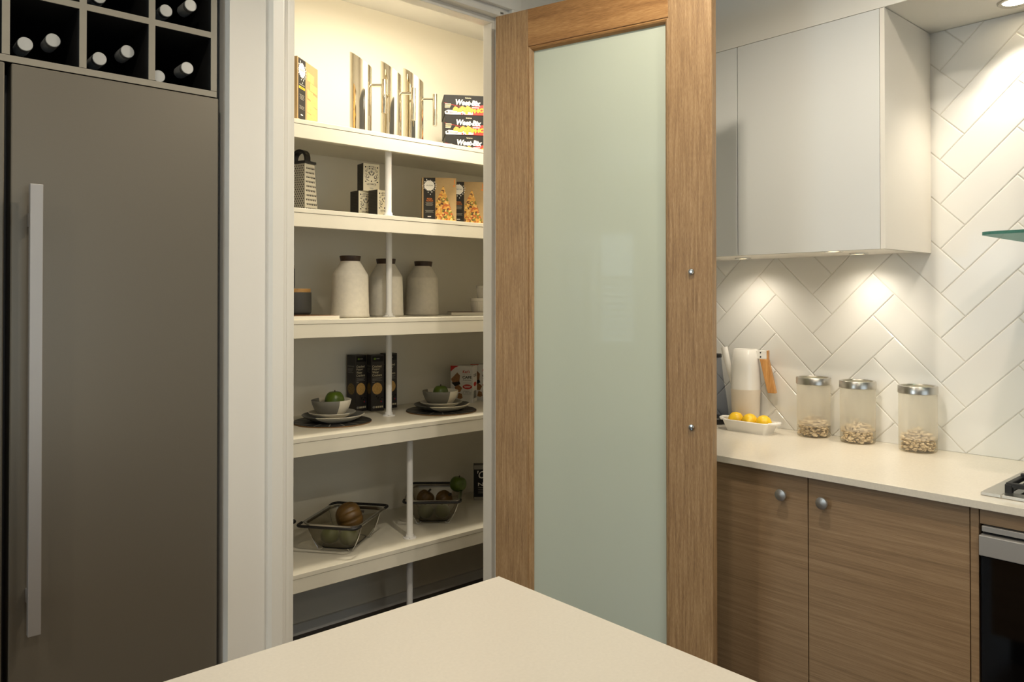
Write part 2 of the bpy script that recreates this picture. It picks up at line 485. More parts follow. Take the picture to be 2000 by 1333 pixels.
tiles = []
for j in range(-14, 18):
    for mth in range(-4, 5):
        s = j + 6 * mth
        tiles.append((A0 + TP * s, A0 + TP * (s + 3), B0 + TP * j, B0 + TP * (j + 1)))
for c in range(-22, 24):
    for mth in range(-4, 5):
        s = c - 5 + 6 * mth
        tiles.append((A0 + TP * c, A0 + TP * (c + 1), B0 + TP * s, B0 + TP * (s + 3)))
YMIN, YMAX, ZMIN, ZMAX = 0.05, 1.968, 0.9005, 2.261
for t in tiles:
    pl = tile_poly(*t)
    ys = [q[0] for q in pl]; zs = [q[1] for q in pl]
    if max(ys) < YMIN or min(ys) > YMAX or max(zs) < ZMIN or min(zs) > ZMAX: continue
    i1 = inset(pl, 0.0012); i2 = inset(pl, 0.0032); n = 4
    dx = random.uniform(-.0002, .0002)
    bm = bmesh.new()
    rings = [[bm.verts.new((x + dx, y, z)) for y, z in ring] for x, ring in ((2.724, pl), (2.7162, pl), (2.7146, i1), (2.714, i2))]
    for L in range(3):
        for i in range(n): bm.faces.new((rings[L][i], rings[L][(i + 1) % n], rings[L + 1][(i + 1) % n], rings[L + 1][i]))
    bm.faces.new(rings[3])
    for co, no in (((0, YMIN, 0), (0, -1, 0)), ((0, YMAX, 0), (0, 1, 0)), ((0, 0, ZMIN), (0, 0, -1)), ((0, 0, ZMAX), (0, 0, 1))):
        if not bm.verts: break
        bmesh.ops.bisect_plane(bm, geom=bm.verts[:] + bm.edges[:] + bm.faces[:], plane_co=co, plane_no=no, clear_outer=True, dist=1e-5)
    if not bm.faces or sum(f.calc_area() for f in bm.faces) < 4e-4: bm.free(); continue
    bmesh.ops.recalc_face_normals(bm, faces=bm.faces)
    f = max(bm.faces, key=lambda f: f.calc_area())
    if f.normal.x > 0: bmesh.ops.reverse_faces(bm, faces=bm.faces[:])
    me = bpy.data.meshes.new('tile'); bm.to_mesh(me); bm.free(); me.materials.append(MATS['tile'])
    o = bpy.data.objects.new('tile', me); C.objects.link(o); o.parent = wr

# ------------------------------------------------------------------ pantry door, opened past a right angle
DT = math.radians(15)
dr = thing('door_1', 'oak framed pantry door with frosted glass pane standing open', None, (1.662, 1.944, 0.008), DT - PI / 2, kind='structure')
# local x: from hinge to free edge; local y: door thickness (0 = side seen, 0.04 = far side)
DW, DTH, DH = 0.731, 0.038, 2.317
GX0, GX1, GZ0, GZ1 = 0.142, 0.599, 0.20, 2.184
SX0, SX1, RZ = 0.126, 0.603, 2.196
bx(0, SX0, 0, DTH, 0, DH).build('stile', 'door_wood', dr, bevel=0.0015)
bx(SX1, DW, 0, DTH, 0, DH).build('stile', 'door_wood', dr, bevel=0.0015)
bx(SX0, SX1, 0.0003, DTH, RZ, DH - .0005).build('rail', 'door_wood_rail', dr, bevel=0.001)
bx(SX0, SX1, 0.0003, DTH, 0.0005, 0.185).build('rail', 'door_wood_rail', dr, bevel=0.001)
bx(SX0, SX1, 0.016, 0.022, 0.185, RZ).build('pane', 'door_glass', dr)
def bead_prof(): return [(0.0, 0.003), (0.005, 0.0025), (0.009, 0.005), (0.012, 0.010), (0.0145, 0.0155), (0.0, 0.0155)]
def bead(p0, p1, inx, inz, name='bead', m='door_wood'):
    mb = MB(); pr = bead_prof(); n = len(pr)
    vs = []
    for (px, pz), sgn in ((p0, 1), (p1, -1)):
        L = Vector((p1[0] - p0[0], p1[1] - p0[1])).normalized()
        for u, y in pr:
            vs.append((px + inx * u + L.x * sgn * u, y, pz + inz * u + L.y * sgn * u))
    mb.add(vs, [tuple(range(n - 1, -1, -1)), tuple(range(n, 2 * n))] + [(i, (i + 1) % n, n + (i + 1) % n, n + i) for i in range(n)])
    mb.build(name, m, dr)
bead((SX0, 0.185), (SX0, RZ), 1, 0); bead((SX1, 0.185), (SX1, RZ), -1, 0)
bead((SX0, RZ), (SX1, RZ), 0, -1, m='door_wood_rail'); bead((SX0, 0.185), (SX1, 0.185), 0, 1, m='door_wood_rail')
for z in (1.467 - .008, 1.028 - .008):
    MB().cyl((0.672, 0, z), (0.672, -0.006, z), 0.0085, 24).build('handle_bolt', 'chrome', dr, smooth=40, bevel=0.0008)
for z in (0.25, 1.15, 2.08):
    MB().cyl((-0.004, DTH + .004, z - .05), (-0.004, DTH + .004, z + .05), 0.006, 12).build('hinge', 'steel', dr, smooth=40)

# ------------------------------------------------------------------ fridge and wine rack
fd = thing('fridge', 'grey side-by-side fridge with long square bar handle under the wine rack', 'fridge', (0.304, 2.0, 0))
bx(-.465, .465, .062, .70, .03, 1.895).build('cabinet_body', 'fridge_side', fd)
MB().box(-.45, .45, .07, .6, 0, .03).build('plinth', 'black_matte', fd)
for x0, x1, hx in ((.006, .463, .034), (-.463, -.006, -.059)):
    d = bx(x0, x1, 0, .058, .06, 1.909).build('door', 'fridge', fd, bevel=0.003)
    hd = MB().box(hx, hx + .025, -.052, -.034, .658, 1.641).build('handle', 'handle_alu', d, bevel=0.0012)
    bx(hx + .004, hx + .021, -.034, 0, .72, .75).build('handle_mount', 'handle_alu', d); bx(hx + .004, hx + .021, -.034, 0, 1.55, 1.58).build('handle_mount', 'handle_alu', d)
wk = thing('wine_rack', 'built-in grey edged wine rack of square shade-dark cells above the fridge', 'wine rack', (0.3, 2.0, 1.911))
XS = [-.455 + .1515 * k for k in range(7)]
ZS = [0, .1515, .303, .4545]
for k, x in enumerate(XS):
    w_ = .015
    d = bx(x - w_ / 2, x + w_ / 2, .003, .40, .016, .4545).build('divider', 'recess_shade', wk)
    bx(x - w_ / 2, x + w_ / 2, 0, .003, .016, .4545).build('edge_strip', 'rack_edge', d)
for k, z in enumerate(ZS):
    spans = [(XS[0] - .0075, XS[-1] + .0075)] if k in (0, 3) else [(XS[i] + .0075, XS[i + 1] - .0075) for i in range(6)]
    for a, b in spans:
        d = bx(a, b, .003, .40, z, z + .015).build('board', 'recess_shade', wk)
        bx(a, b, 0, .003, z, z + .015).build('edge_strip', 'rack_edge', d)
bx(XS[0], XS[-1], .40, .41, 0, .47).build('back_panel', 'recess_shade', wk)
oc = thing('overhead_cupboard', 'grey cupboard above the wine rack up to the ceiling', 'cupboard', (0.3, 2.0, 2.385))
bx(-.465, .465, .02, .6, 0, .30).build('cabinet_body', 'fridge_side', oc)
bx(-.463, -.002, 0, .018, .002, .298).build('door', 'fridge', oc); bx(.002, .463, 0, .018, .002, .298).build('door', 'fridge', oc)

def bottle(x, y, z, label):
    t = thing('wine_bottle', label, 'bottle', (x, y, z), 0, 'screw-capped wine bottles in the rack')
    rot = lambda mb: [mb.v.__setitem__(i, (v[0], v[2], v[1])) for i, v in enumerate(mb.v)] and mb
    rot(MB().lathe([(0, .0), (.0145, .0), (.0156, .0012), (.0156, .014), (.0150, .015), (.0150, .0165), (.0156, .0175), (.0156, .020), (.0152, .0215), (.0156, .023), (.0152, .058)], 28)).build('screw_cap', 'cap', t, smooth=40)
    rot(MB().lathe([(.0135, .058), (.0135, .085), (.018, .11), (.030, .135), (.0315, .15), (.0315, .29), (.028, .297), (.0, .297)], 24)).build('glass_body', 'bottle_glass', t, smooth=40)
bt = [(.339, 2.018, 1.962, 'white-capped wine bottle at lower left of the leftmost bottom rack cell'),
      (.398, 2.04, 1.989, 'white-capped wine bottle at right of the leftmost bottom rack cell'),
      (.492, 2.024, 1.962, 'white-capped wine bottle at lower left of the middle bottom rack cell'),
      (.558, 2.04, 1.997, 'white-capped wine bottle at upper right of the middle bottom rack cell'),
      (.642, 2.075, 1.960, 'wine bottle half hidden by the divider in the rightmost bottom rack cell'),
      (.701, 2.04, 1.985, 'white-capped wine bottle at right of the rightmost bottom rack cell'),
      (.648, 2.04, 2.120, 'white-capped wine bottle at left of the rightmost upper rack cell'),
      (.709, 2.04, 2.149, 'white-capped wine bottle at right of the rightmost upper rack cell, cut by the picture edge'),
      (.494, 2.04, 2.115, 'wine bottle in the middle upper rack cell, only its cap bottom showing')]
for a in bt: bottle(*a)

# ------------------------------------------------------------------ pantry shelves and posts
SZ = {1: 2.017, 2: 1.707, 3: 1.317, 4: 0.905, 5: 0.435}
slab = {1: 'topmost white pantry shelf, the one with the steel jugs', 2: 'white pantry shelf with the grater and tea boxes', 3: 'white pantry shelf with the stoneware canisters',
        4: 'white pantry shelf with plates and bowls on dark placemats', 5: 'lowest white pantry shelf with the mesh colanders'}
for k, z in SZ.items():
    t = thing('pantry_shelf', slab[k], 'shelf', (1.79, 2.5, z), 0, 'white pantry shelves')
    bx(-.928, .928, 0, .498, -.0155, 0).build('board', 'shelf_white', t, bevel=0.001)
    bx(-.928, .928, .001, .020, -.0645, -.0165).build('front_lip', 'shelf_white', t, bevel=0.001)
def post(x, y, z0, z1, label):
    t = thing('shelf_post', label, 'post', (x, y, z0), 0, 'white tube posts holding up the pantry shelves')
    h = z1 - z0
    MB().lathe([(.0125, .004), (.0125, h - .004)], 24).build('tube', 'pvc', t, smooth=40)
    f = MB().lathe([(.026, 0), (.026, .004), (.0165, .0055), (.0155, .016), (.0126, .016)], 28, capt=False).build('flange', 'pvc', t, smooth=35)
    for a in (-2.2, 0.2, 2.3):
        MB().lathe([(.0028, .0), (.0022, .0018)], 10, .021 * math.cos(a), .021 * math.sin(a), .0042).build('screw', 'steel', f)
    MB().lathe([(.0126, h - .012), (.0150, h - .012), (.0165, h - .004), (.026, h - .003), (.026, h)], 28, capb=False).build('flange', 'pvc', t, smooth=35)
post(1.634, 2.548, SZ[2], SZ[1] - .0155, 'white post in front of the tea boxes, left of the pizza boxes')
post(1.735, 2.700, SZ[3], SZ[2] - .0155, 'white post in front of the middle stoneware canister')
post(1.762, 2.742, SZ[4], SZ[3] - .0155, 'white post in front of the cracker boxes')
post(1.762, 2.588, SZ[5], SZ[4] - .0155, 'white post between the two mesh colanders')
post(1.762, 2.588, 0, SZ[5] - .0155, 'white post below the lowest pantry shelf')

# ------------------------------------------------------------------ printed cartons
class Carton:
    def __init__(s, name, label, cat, L, z, ang, w, d, h, m, group=None):
        s.w, s.d, s.h = w, d, h
        s.t = thing(name, label, cat, (L[0], L[1], z), math.radians(ang), group)
        s.body = bx(0, w, 0, d, 0, h).build('carton', m, s.t, bevel=0.0008, bseg=1)

    def pt(s, face, u, v, off):
        if face == 'front': return (u, -off, v)
        if face == 'left': return (-off, s.d - u, v)
        if face == 'right': return (s.w + off, u, v)
        return (u, v, s.h + off)

    def poly(s, face, pls, layer, m, name='print'):
        mb = MB(); off = .0002 + .0002 * layer
        for pl in pls: mb.add([s.pt(face, u, v, off) for u, v in pl], [tuple(range(len(pl)))])
        return mb.build(name, m, s.body)

    def rect(s, face, u0, u1, v0, v1, layer, m, name='print'):
        return s.poly(face, [[(u0, v0), (u1, v0), (u1, v1), (u0, v1)]], layer, m, name)

    def lines(s, face, rows, layer, m, name='fine_print'):
        return s.poly(face, [[(u0, v), (u1, v), (u1, v + h), (u0, v + h)] for u0, u1, v, h in rows], layer, m, name)

    def disc(s, face, cu, cv, ru, rv, layer, m, name='picture', n=28):
        return s.poly(face, [[(cu + ru * math.cos(2 * PI * i / n), cv + rv * math.sin(2 * PI * i / n)) for i in range(n)]], layer, m, name)

    def text(s, face, u0, v0, w, h, txt, layer, m, bold=.012, shear=0, rot=0):
        vs, fs = text_mesh(txt, bold, shear); off = .0002 + .0002 * layer
        cr, sr = math.cos(rot), math.sin(rot)
        pts = []
        for a, b in vs:
            x, y = a * w, b * h
            pts.append(s.pt(face, u0 + x * cr - y * sr, v0 + x * sr + y * cr, off))
        return MB().add(pts, fs).build('lettering', m, s.body)

    def spiral(s, face, cu, cv, r0, turns, wd, sgn, a0, layer, m):
        n = 26; o = []; i_ = []
        for k in range(n + 1):
            f = k / n; a = a0 + sgn * f * turns * 2 * PI; r = r0 * (1 - .82 * f); wv = wd * (.3 + math.sin(PI * min(1, f * 1.1)) * .7)
            o.append((cu + (r + wv) * math.cos(a), cv + (r + wv) * math.sin(a))); i_.append((cu + (r - wv) * math.cos(a), cv + (r - wv) * math.sin(a)))
        pls = [[o[k], o[k + 1], i_[k + 1], i_[k]] for k in range(n)]
        return s.poly(face, pls, layer, m, 'ornament')


def splash(c, cu, cv, r, layer):
    rnd = random.Random(5); n = 40
    pl = [(cu + r * (1 + (.14 if i % 2 else -.06) * rnd.uniform(.5, 1.5)) * math.cos(2 * PI * i / n), cv + r * (1 + (.14 if i % 2 else -.06) * rnd.uniform(.5, 1.5)) * math.sin(2 * PI * i / n)) for i in range(n)]
    c.poly('front', [pl], layer, 'ink_white', 'splash_logo')
    drops = []
    for a, d, q in ((-.1, 1.32, .1), (.25, 1.36, .09), (-.45, 1.34, .11), (-.8, 1.3, .1), (-1.2, 1.35, .12), (-1.45, 1.75, .1), (-1.75, 1.36, .1), (.6, 1.3, .1), (2.0, 1.3, .12), (2.5, 1.25, .1), (3.2, 1.28, .08), (3.6, 1.2, .08)):
        x, y = cu + d * r * math.cos(a), cv + d * r * math.sin(a)
        if x < .002: continue
        drops.append([(x + q * r * math.cos(k * PI / 4) * .8, y + q * r * 1.3 * math.sin(k * PI / 4)) for k in range(8)])
    c.poly('front', drops, layer, 'ink_white', 'splash_logo')


def flour_box(label, L, z, ang, w, d, h, kind, group):
    c = Carton('baking_mix_box', label, 'box', L, z, ang, w, d, h, 'kraft', group)
    b0, b1 = w * .045, w * .385
    c.rect('front', b0, b1, 0.0 if kind == 'pizza' else h * .05, h * .992, 0, 'ink_dark', 'band')
    splash(c, w * .215, h * .815, w * .145, 2)
    c.text('front', w * .115, h * .808, w * .2, h * .026, 'LAUCKE', 4, 'ink_dark', .005)
    if kind == 'pizza':
        c.text('front', b0 + .1 * w, h * .505, w * .155, h * .032, 'PIZZA', 1, 'ink_orange', .02)
        c.text('front', b0 + .08 * w, h * .462, w * .2, h * .032, 'FOCACCIA', 1, 'ink_orange', .02)
        u0, u1 = w * .39, w * .985
        c.poly('front', [[(u0, 0.001), (u1, 0.001), (w * .90, h * .16), (w * .62, h * .83), (w * .40, h * .44)]], 1, 'pizza', 'picture')
        c.lines('front', [(w * .935, w * .96, h * .86, h * .10), (w * .91, w * .955, h * .80, h * .035)], 1, 'ink_orange', 'emblem')
    else:
        c.lines('front', [(b0 + .05 * w, b1 - .05 * w, h * .585, h * .014)], 1, 'ink_grey')
        c.rect('front', b0 + .03 * w, b1 - .03 * w, h * .525, h * .562, 1, 'ink_yellow', 'band')
        c.lines('front', [(b0 + .06 * w, b1 - .07 * w, h * .538, h * .009)], 2, 'ink_dark')
        rows = []
        for k, (a, q, e, g) in enumerate(((.46, .72, .80, .86), (.60, .58, .95, .71), (.46, .44, .74, .585), (.64, .36, .97, .55), (.46, .22, .78, .42), (.66, .16, .95, .35), (.46, .0, .72, .21), (.70, .0, .93, .16))):
            rows.append([(w * a, h * q), (w * e, h * (q - .012 if q > .02 else q)), (w * e, h * (g - .02)), (w * a, h * g)])
        for k, r in enumerate(rows): c.poly('front', [r], 1 + k % 3, 'bread', 'picture')
    c.lines('front', [(b0 + (.06 + .02 * (k % 2)) * w, b1 - (.06 + .02 * (k % 2)) * w, h * (.43 - .022 * k), h * .008) for k in range(4)] +
            [(b0 + (.05 + .02 * (k % 2)) * w, b1 - (.05 + .02 * (k % 2)) * w, h * (.255 - .02 * k), h * .007) for k in range(3)], 1, 'ink_grey')
    c.lines('front', [(b0 + .12 * w, b0 + .22 * w, h * .115, h * .018)], 1, 'ink_white')
    return c


g = 'baking mix boxes'
flour_box('brown baking mix box with bread picture at the left end of the top pantry shelf', (1.246, 2.53), SZ[1], 38.4, .172, .045, .229, 'bread', g)
flour_box('pizza base mix box in front, left of the pair on the second shelf', (1.842, 2.62), SZ[2], -31.6, .142, .042, .184, 'pizza', g)
flour_box('pizza base mix box standing behind, right of the pair on the second shelf', (2.001, 2.630), SZ[2], -31.6, .142, .042, .184, 'pizza', g)

# cereal boxes lying in a stack
for k, lab in enumerate(('bottom black cereal box of the stack on the top shelf', 'middle black cereal box of the stack on the top shelf', 'topmost black cereal box of the stack on the top shelf')):
    off = (.006, .003, 0)[k]
    c = Carton('cereal_box', lab, 'box', (2.014 + off, 2.70 - off * .3), SZ[1] + k * .0872, -32.4, .285, .15, .0868, 'weet_black', 'stacked cereal boxes')
    w, h = c.w, c.h
    c.poly('front', [[(w * .0, h * .60), (w * .10, h * .53), (w * .30, h * .40), (w * .30, h * .385), (w * .10, h * .515), (0, h * .585)]], 1, 'ink_red', 'ribbon')
    c.poly('front', [[(w * .20, h * .02), (w * .62, h * .02), (w * .74, h * .12), (w * .80, h * .40), (w * .62, h * .55), (w * .40, h * .40), (w * .26, h * .34)]], 0, 'ink_red', 'ribbon')
    c.poly('front', [[(w * .02, h * .02), (w * .20, h * .02), (w * .44, h * .04), (w * .44, h * .16), (w * .2, h * .22), (w * .06, h * .24), (w * .01, h * .15)]], 1, 'ink_white', 'panel')
    for q, (a, b) in enumerate(((.13, .20), (.20, .15), (.235, .24), (.29, .14), (.315, .25), (.36, .16))):
        c.poly('front', [[(w * a, h * b), (w * (a + .075), h * (b - .02)), (w * (a + .088), h * (b + .16)), (w * (a + .04), h * (b + .235)), (w * (a + .008), h * (b + .13))]], 2 + q % 2, 'cereal', 'picture')
    c.disc('front', w * .345, h * .10, w * .022, h * .06, 4, 'ink_yellow'); c.disc('front', w * .27, h * .07, w * .014, h * .045, 4, 'ink_red'); c.disc('front', w * .30, h * .05, w * .01, h * .03, 4, 'ink_blue')
    c.text('front', w * .175, h * .505, w * .385, h * .28, 'Weet-Bix', 5, 'ink_white', .045, .18, -.035)
    c.text('front', w * .325, h * .84, w * .09, h * .065, 'Sanitarium', 3, 'ink_cream', .01, 0, -.02)
    c.lines('front', [(w * .43, w * .535, h * .37, h * .04)], 5, 'ink_white')
    c.text('front', w * .41, h * .09, w * .36, h * .21, 'PHOTO', 5, 'ink_yellow', .05, .12, .12)
    c.lines('front', [(w * .015, w * .105, h * .53, h * .022), (w * .012, w * .11, h * .475, h * .016), (w * .012, w * .10, h * .43, h * .016), (w * .012, w * .095, h * .385, h * .016), (w * .012, w * .09, h * .34, h * .016)], 2, 'ink_yellow' if k == 9 else 'ink_cream')
    c.lines('front', [(w * .08, w * .21, h * .125, h * .025), (w * .08, w * .2, h * .075, h * .025)], 3, 'ink_dark')
    c.poly('front', [[(w * .045 + w * .022 * math.cos(q * PI / 6) * (1 if q % 2 else .55), h * .135 + h * .075 * math.sin(q * PI / 6) * (1 if q % 2 else .55)) for q in range(12)]], 3, 'ink_dark', 'emblem')

# tea boxes
for L, z, a, lab in (((1.569, 2.66), SZ[2], 5, 'licorice tea box at the lower left of the three'), ((1.609, 2.586), SZ[2], 8, 'licorice tea box at the lower right behind the white post'),
                     ((1.584, 2.65), SZ[2] + .1085, -6, 'licorice tea box on top of the other two')):
    c = Carton('tea_box', 'black and cream ' + lab, 'box', L, z, a, .070, .055, .108, 'card_cream', 'licorice tea boxes')
    w, h, d = c.w, c.h, c.d
    c.rect('left', 0, d, 0, h, 0, 'card_tea_side', 'side_panel')
    c.lines('left', [(.006, d - .006, h * (.08 + .055 * k), h * .012) for k in range(16)], 1, 'ink_dark')
    for q, (s_, r_) in enumerate((('HIGHER', .875), ('LIVING', .795))):
        n = len(s_)
        for i, chh in enumerate(s_):
            f = (i - (n - 1) / 2) / n
            c.text('front', w * (.5 + f * .52) - w * .028, h * (r_ - .10 * f * f * (1.6 if q == 0 else .8)), w * .055, h * .05, chh, 1, 'ink_dark', .02, 0, -f * .5)
    c.text('front', w * .22, h * .22, w * .56, h * .062, 'LICORICE', 1, 'ink_dark', .02)
    for sg in (-1, 1):
        cx = w * .5
        c.spiral('front', cx + sg * w * .22, h * .52, w * .12, 1.2, w * .02, -sg, PI / 2 + sg * .2, 1, 'ink_dark')
        c.spiral('front', cx + sg * w * .34, h * .74, w * .085, 1.0, w * .014, sg, PI / 2, 1, 'ink_dark')
        c.poly('front', [[(cx + sg * w * .13, h * .72), (cx + sg * w * .19, h * .67), (cx + sg * w * .10, h * .585), (cx, h * .565), (cx + sg * w * .05, h * .60), (cx + sg * w * .12, h * .65)]], 1, 'ink_dark', 'ornament')
        c.poly('front', [[(cx + sg * w * .10, h * .37), (cx + sg * w * .28, h * .385), (cx + sg * w * .40, h * .50), (cx + sg * w * .41, h * .56), (cx + sg * w * .36, h * .47), (cx + sg * w * .26, h * .41)]], 1, 'ink_dark', 'ornament')
        c.disc('front', cx + sg * w * .36, h * .34, w * .055, h * .02, 1, 'ink_dark', 'ornament', 12)
        c.disc('front', cx + sg * w * .34, h * .61, w * .03, h * .02, 1, 'ink_dark', 'ornament', 12)
        c.disc('front', cx + sg * w * .36, h * .87, w * .045, h * .03, 1, 'ink_dark', 'ornament', 9)
    c.disc('front', w * .5, h * .71, w * .07, h * .045, 1, 'ink_grey', 'ornament'); c.disc('front', w * .5, h * .36, w * .04, h * .03, 1, 'ink_dark', 'ornament', 14)
    c.lines('front', [(w * .25, w * .75, h * .175, h * .006), (w * .38, w * .62, h * .10, h * .02), (w * .42, w * .58, h * .065, h * .01)], 1, 'ink_grey')

# cracker boxes
for L, a, lab in (((1.712, 2.924), 8, 'leftmost of the three, turned to show its side'), ((1.772, 2.895), -5, 'the middle one of the three'), ((1.866, 2.93), 0, 'rightmost of the three, half behind the white post')):
    c = Carton('cracker_box', 'tall black water cracker box, ' + lab, 'box', L, SZ[4], a, .060, .045 if a < 1 else .060, .243, 'card_black', 'water cracker boxes')
    w, h, d = c.w, c.h, c.d
    c.rect('front', w * .08, w * .95, h * .88, h * .975, 0, 'ink_black', 'panel')
    c.disc('front', w * .27, h * .93, w * .10, h * .018, 1, 'ink_green', 'emblem', 14); c.lines('front', [(w * .39, w * .64, h * .924, h * .012)], 1, 'ink_grey')
    for i, s_ in enumerate(('Cracked', 'Pepper', 'Water', 'Crackers')):
        c.text('front', w * .07, h * (.775 - .052 * i), w * (.72, .6, .52, .76)[i], h * .042, s_, 1, 'ink_cream', .012)
    c.lines('front', [(w * .08, w * (.85 - .12 * (k % 2)), h * (.585 - .022 * k), h * .007) for k in range(3)] + [(w * .08, w * .28, h * .51, h * .014)], 1, 'ink_grey')
    c.disc('front', w * .46, h * .40, w * .40, h * .105, 1, 'cracker', 'picture')
    rr = random.Random(3)
    for q in range(7): c.disc('front', w * rr.uniform(.4, .88), h * rr.uniform(.2, .27), w * .05, h * .012, 1, 'ink_black', 'picture', 8)
    c.lines('front', [(w * .74, w * .84, h * .155, h * .02)], 1, 'ink_red'); c.lines('front', [(w * .84, w * .93, h * .150, h * .025)], 1, 'ink_blue')
    for q in range(4): c.rect('front', w * (.34 + .155 * q), w * (.46 + .155 * q), h * .055, h * .088, 1, 'ink_cream', 'badge')
    c.disc('front', w * .20, h * .072, w * .11, h * .022, 1, 'ink_grey', 'badge')
    c.text('left', d * .1, h * .79, d * .72, h * .03, 'Delicious', 1, 'ink_grey', 0)
    c.lines('left', [(d * .12, d * (.75 - .08 * (k % 3)), h * (.755 - .022 * k), h * .006) for k in range(4)], 1, 'ink_grey')
    c.disc('left', d * .5, h * .40, d * .40, h * .10, 1, 'olive_print', 'picture')

# slice boxes
for L, a, lab in (((2.206, 2.904), -55, 'white cafe slice box in front, behind the right bowl'), ((2.322, 2.90), -50, 'white cafe slice box behind, half hidden by the door jamb')):
    c = Carton('slice_box', lab, 'box', L, SZ[4], a, .109, .068, .172, 'card_white', 'cafe slice boxes')
    w, h, d = c.w, c.h, c.d
    c.poly('front', [[(0, h * .84), (0, h), (w * .38, h), (w * .2, h * .95)]], 1, 'ink_red', 'corner_flash')
    c.poly('front', [[(w * .02, h * .64), (w * .30, h * .82), (w * .42, h * .74), (w * .40, h * .58), (w * .10, h * .52)]], 1, 'slice_print', 'picture')
    c.poly('front', [[(w * .04, h * .54), (w * .40, h * .58), (w * .44, h * .50), (w * .2, h * .44)]], 2, 'ink_dark', 'picture')
    c.poly('front', [[(w * .18, h * .42), (w * .34, h * .5), (w * .52, h * .40), (w * .42, h * .28), (w * .24, h * .30)]], 1, 'slice_print', 'picture')
    c.poly('front', [[(w * .30, h * .12), (w * .36, h * .27), (w * .5, h * .24), (w * .54, h * .13), (w * .44, h * .10)]], 1, 'slice_print', 'picture')
    c.text('front', w * .54, h * .80, w * .32, h * .085, "Kez's", 2, 'ink_red', .02, .2, .05)
    c.lines('front', [(w * (.55 + .065 * k), w * (.575 + .065 * k), h * .755, h * .016) for k in range(6)], 2, 'ink_grey')
    c.text('front', w * .53, h * .655, w * .41, h * .075, 'CAFE', 2, 'ink_dark', .03)
    c.text('front', w * .55, h * .60, w * .36, h * .04, 'home', 2, 'ink_dark', .0, .25)
    c.disc('front', w * .75, h * .435, w * .21, h * .065, 2, 'ink_red', 'badge'); c.lines('front', [(w * .6, w * .9, h * .445, h * .016), (w * .63, w * .87, h * .415, h * .012)], 3, 'ink_white')
    c.text('front', w * .53, h * .255, w * .4, h * .05, '2 Slices', 2, 'ink_grey', 0, .2)
    c.lines('front', [(w * .55, w * .93, h * .535, h * .005), (w * .55, w * .93, h * .22, h * .005), (w * .58, w * .85, h * .315, h * .012)], 2, 'ink_grey')
    c.text('right', d * .14, h * .70, d * .7, h * .08, 'CAFE', 1, 'ink_dark', .02); c.disc('right', d * .5, h * .5, d * .36, h * .06, 1, 'ink_red', 'badge')
    c.lines('right', [(d * (.2 + .08 * k), d * (.24 + .08 * k), h * .12, h * .2) for k in range(8)], 1, 'ink_dark', 'barcode')

# nut box on the lowest shelf
c = Carton('nut_box', 'black nut box with grey band at the right end of the lowest shelf', 'box', (2.318, 2.868), SZ[5], -36, .12, .05, .165, 'card_black')
w, h = c.w, c.h
c.rect('front', 0, w, h * .88, h, 1, 'ink_grey', 'band'); c.rect('front', 0, w, 0, h * .09, 1, 'ink_grey', 'band')
c.rect('front', 0, w, h * .09, h * .88, 0, 'ink_black', 'panel')
c.text('front', w * .13, h * .62, w * .30, h * .22, "'C", 2, 'ink_white', .01, .2)
c.text('front', w * .16, h * .40, w * .5, h * .10, 'Nut', 2, 'ink_white', .01)
c.lines('front', [(w * .16, w * .6, h * (.35 - .05 * k), h * .015) for k in range(4)], 2, 'ink_grey')

# ------------------------------------------------------------------ steel jugs
def steel_jug(x, y, label):
    t = thing('steel_jug', label, 'jug', (x, y, SZ[1]), math.atan2(-.664, .748), 'tall steel jugs on the top shelf')
    seg, r, ri = 40, .0418, .0405
    top = lambda cx: .291 - cx / r * .0295       # high on the spout side, low on the handle side
    vs = []; fs = []
    for i in range(seg):
        a = 2 * PI * i / seg; cx, cy = math.cos(a), math.sin(a)
        vs += [(r * cx, r * cy, 0), (r * cx, r * cy, top(r * cx)), (ri * cx, ri * cy, top(ri * cx)), (ri * cx, ri * cy, .003)]
    for i in range(seg):
        j = (i + 1) % seg
        for k in range(3): fs.append((i * 4 + k, j * 4 + k, j * 4 + k + 1, i * 4 + k + 1))
    fs.append(tuple(i * 4 for i in range(seg - 1, -1, -1))); fs.append(tuple(i * 4 + 3 for i in range(seg)))
    MB().add(vs, fs).build('body', 'polished', t, smooth=40)
    MB().cyl((r - .001, 0, .193), (.083, 0, .193), .0058, 14).build('handle_arm', 'polished', t, smooth=40)
    MB().cyl((.089, 0, .085), (.089, 0, .215), .0092, 20).build('handle', 'polished', t, smooth=40, bevel=.0006)
steel_jug(1.542, 2.60, 'leftmost of the three polished steel jugs')
steel_jug(1.692, 2.62, 'middle one of the three polished steel jugs')
steel_jug(1.812, 2.64, 'rightmost of the three polished steel jugs, next to the cereal boxes')

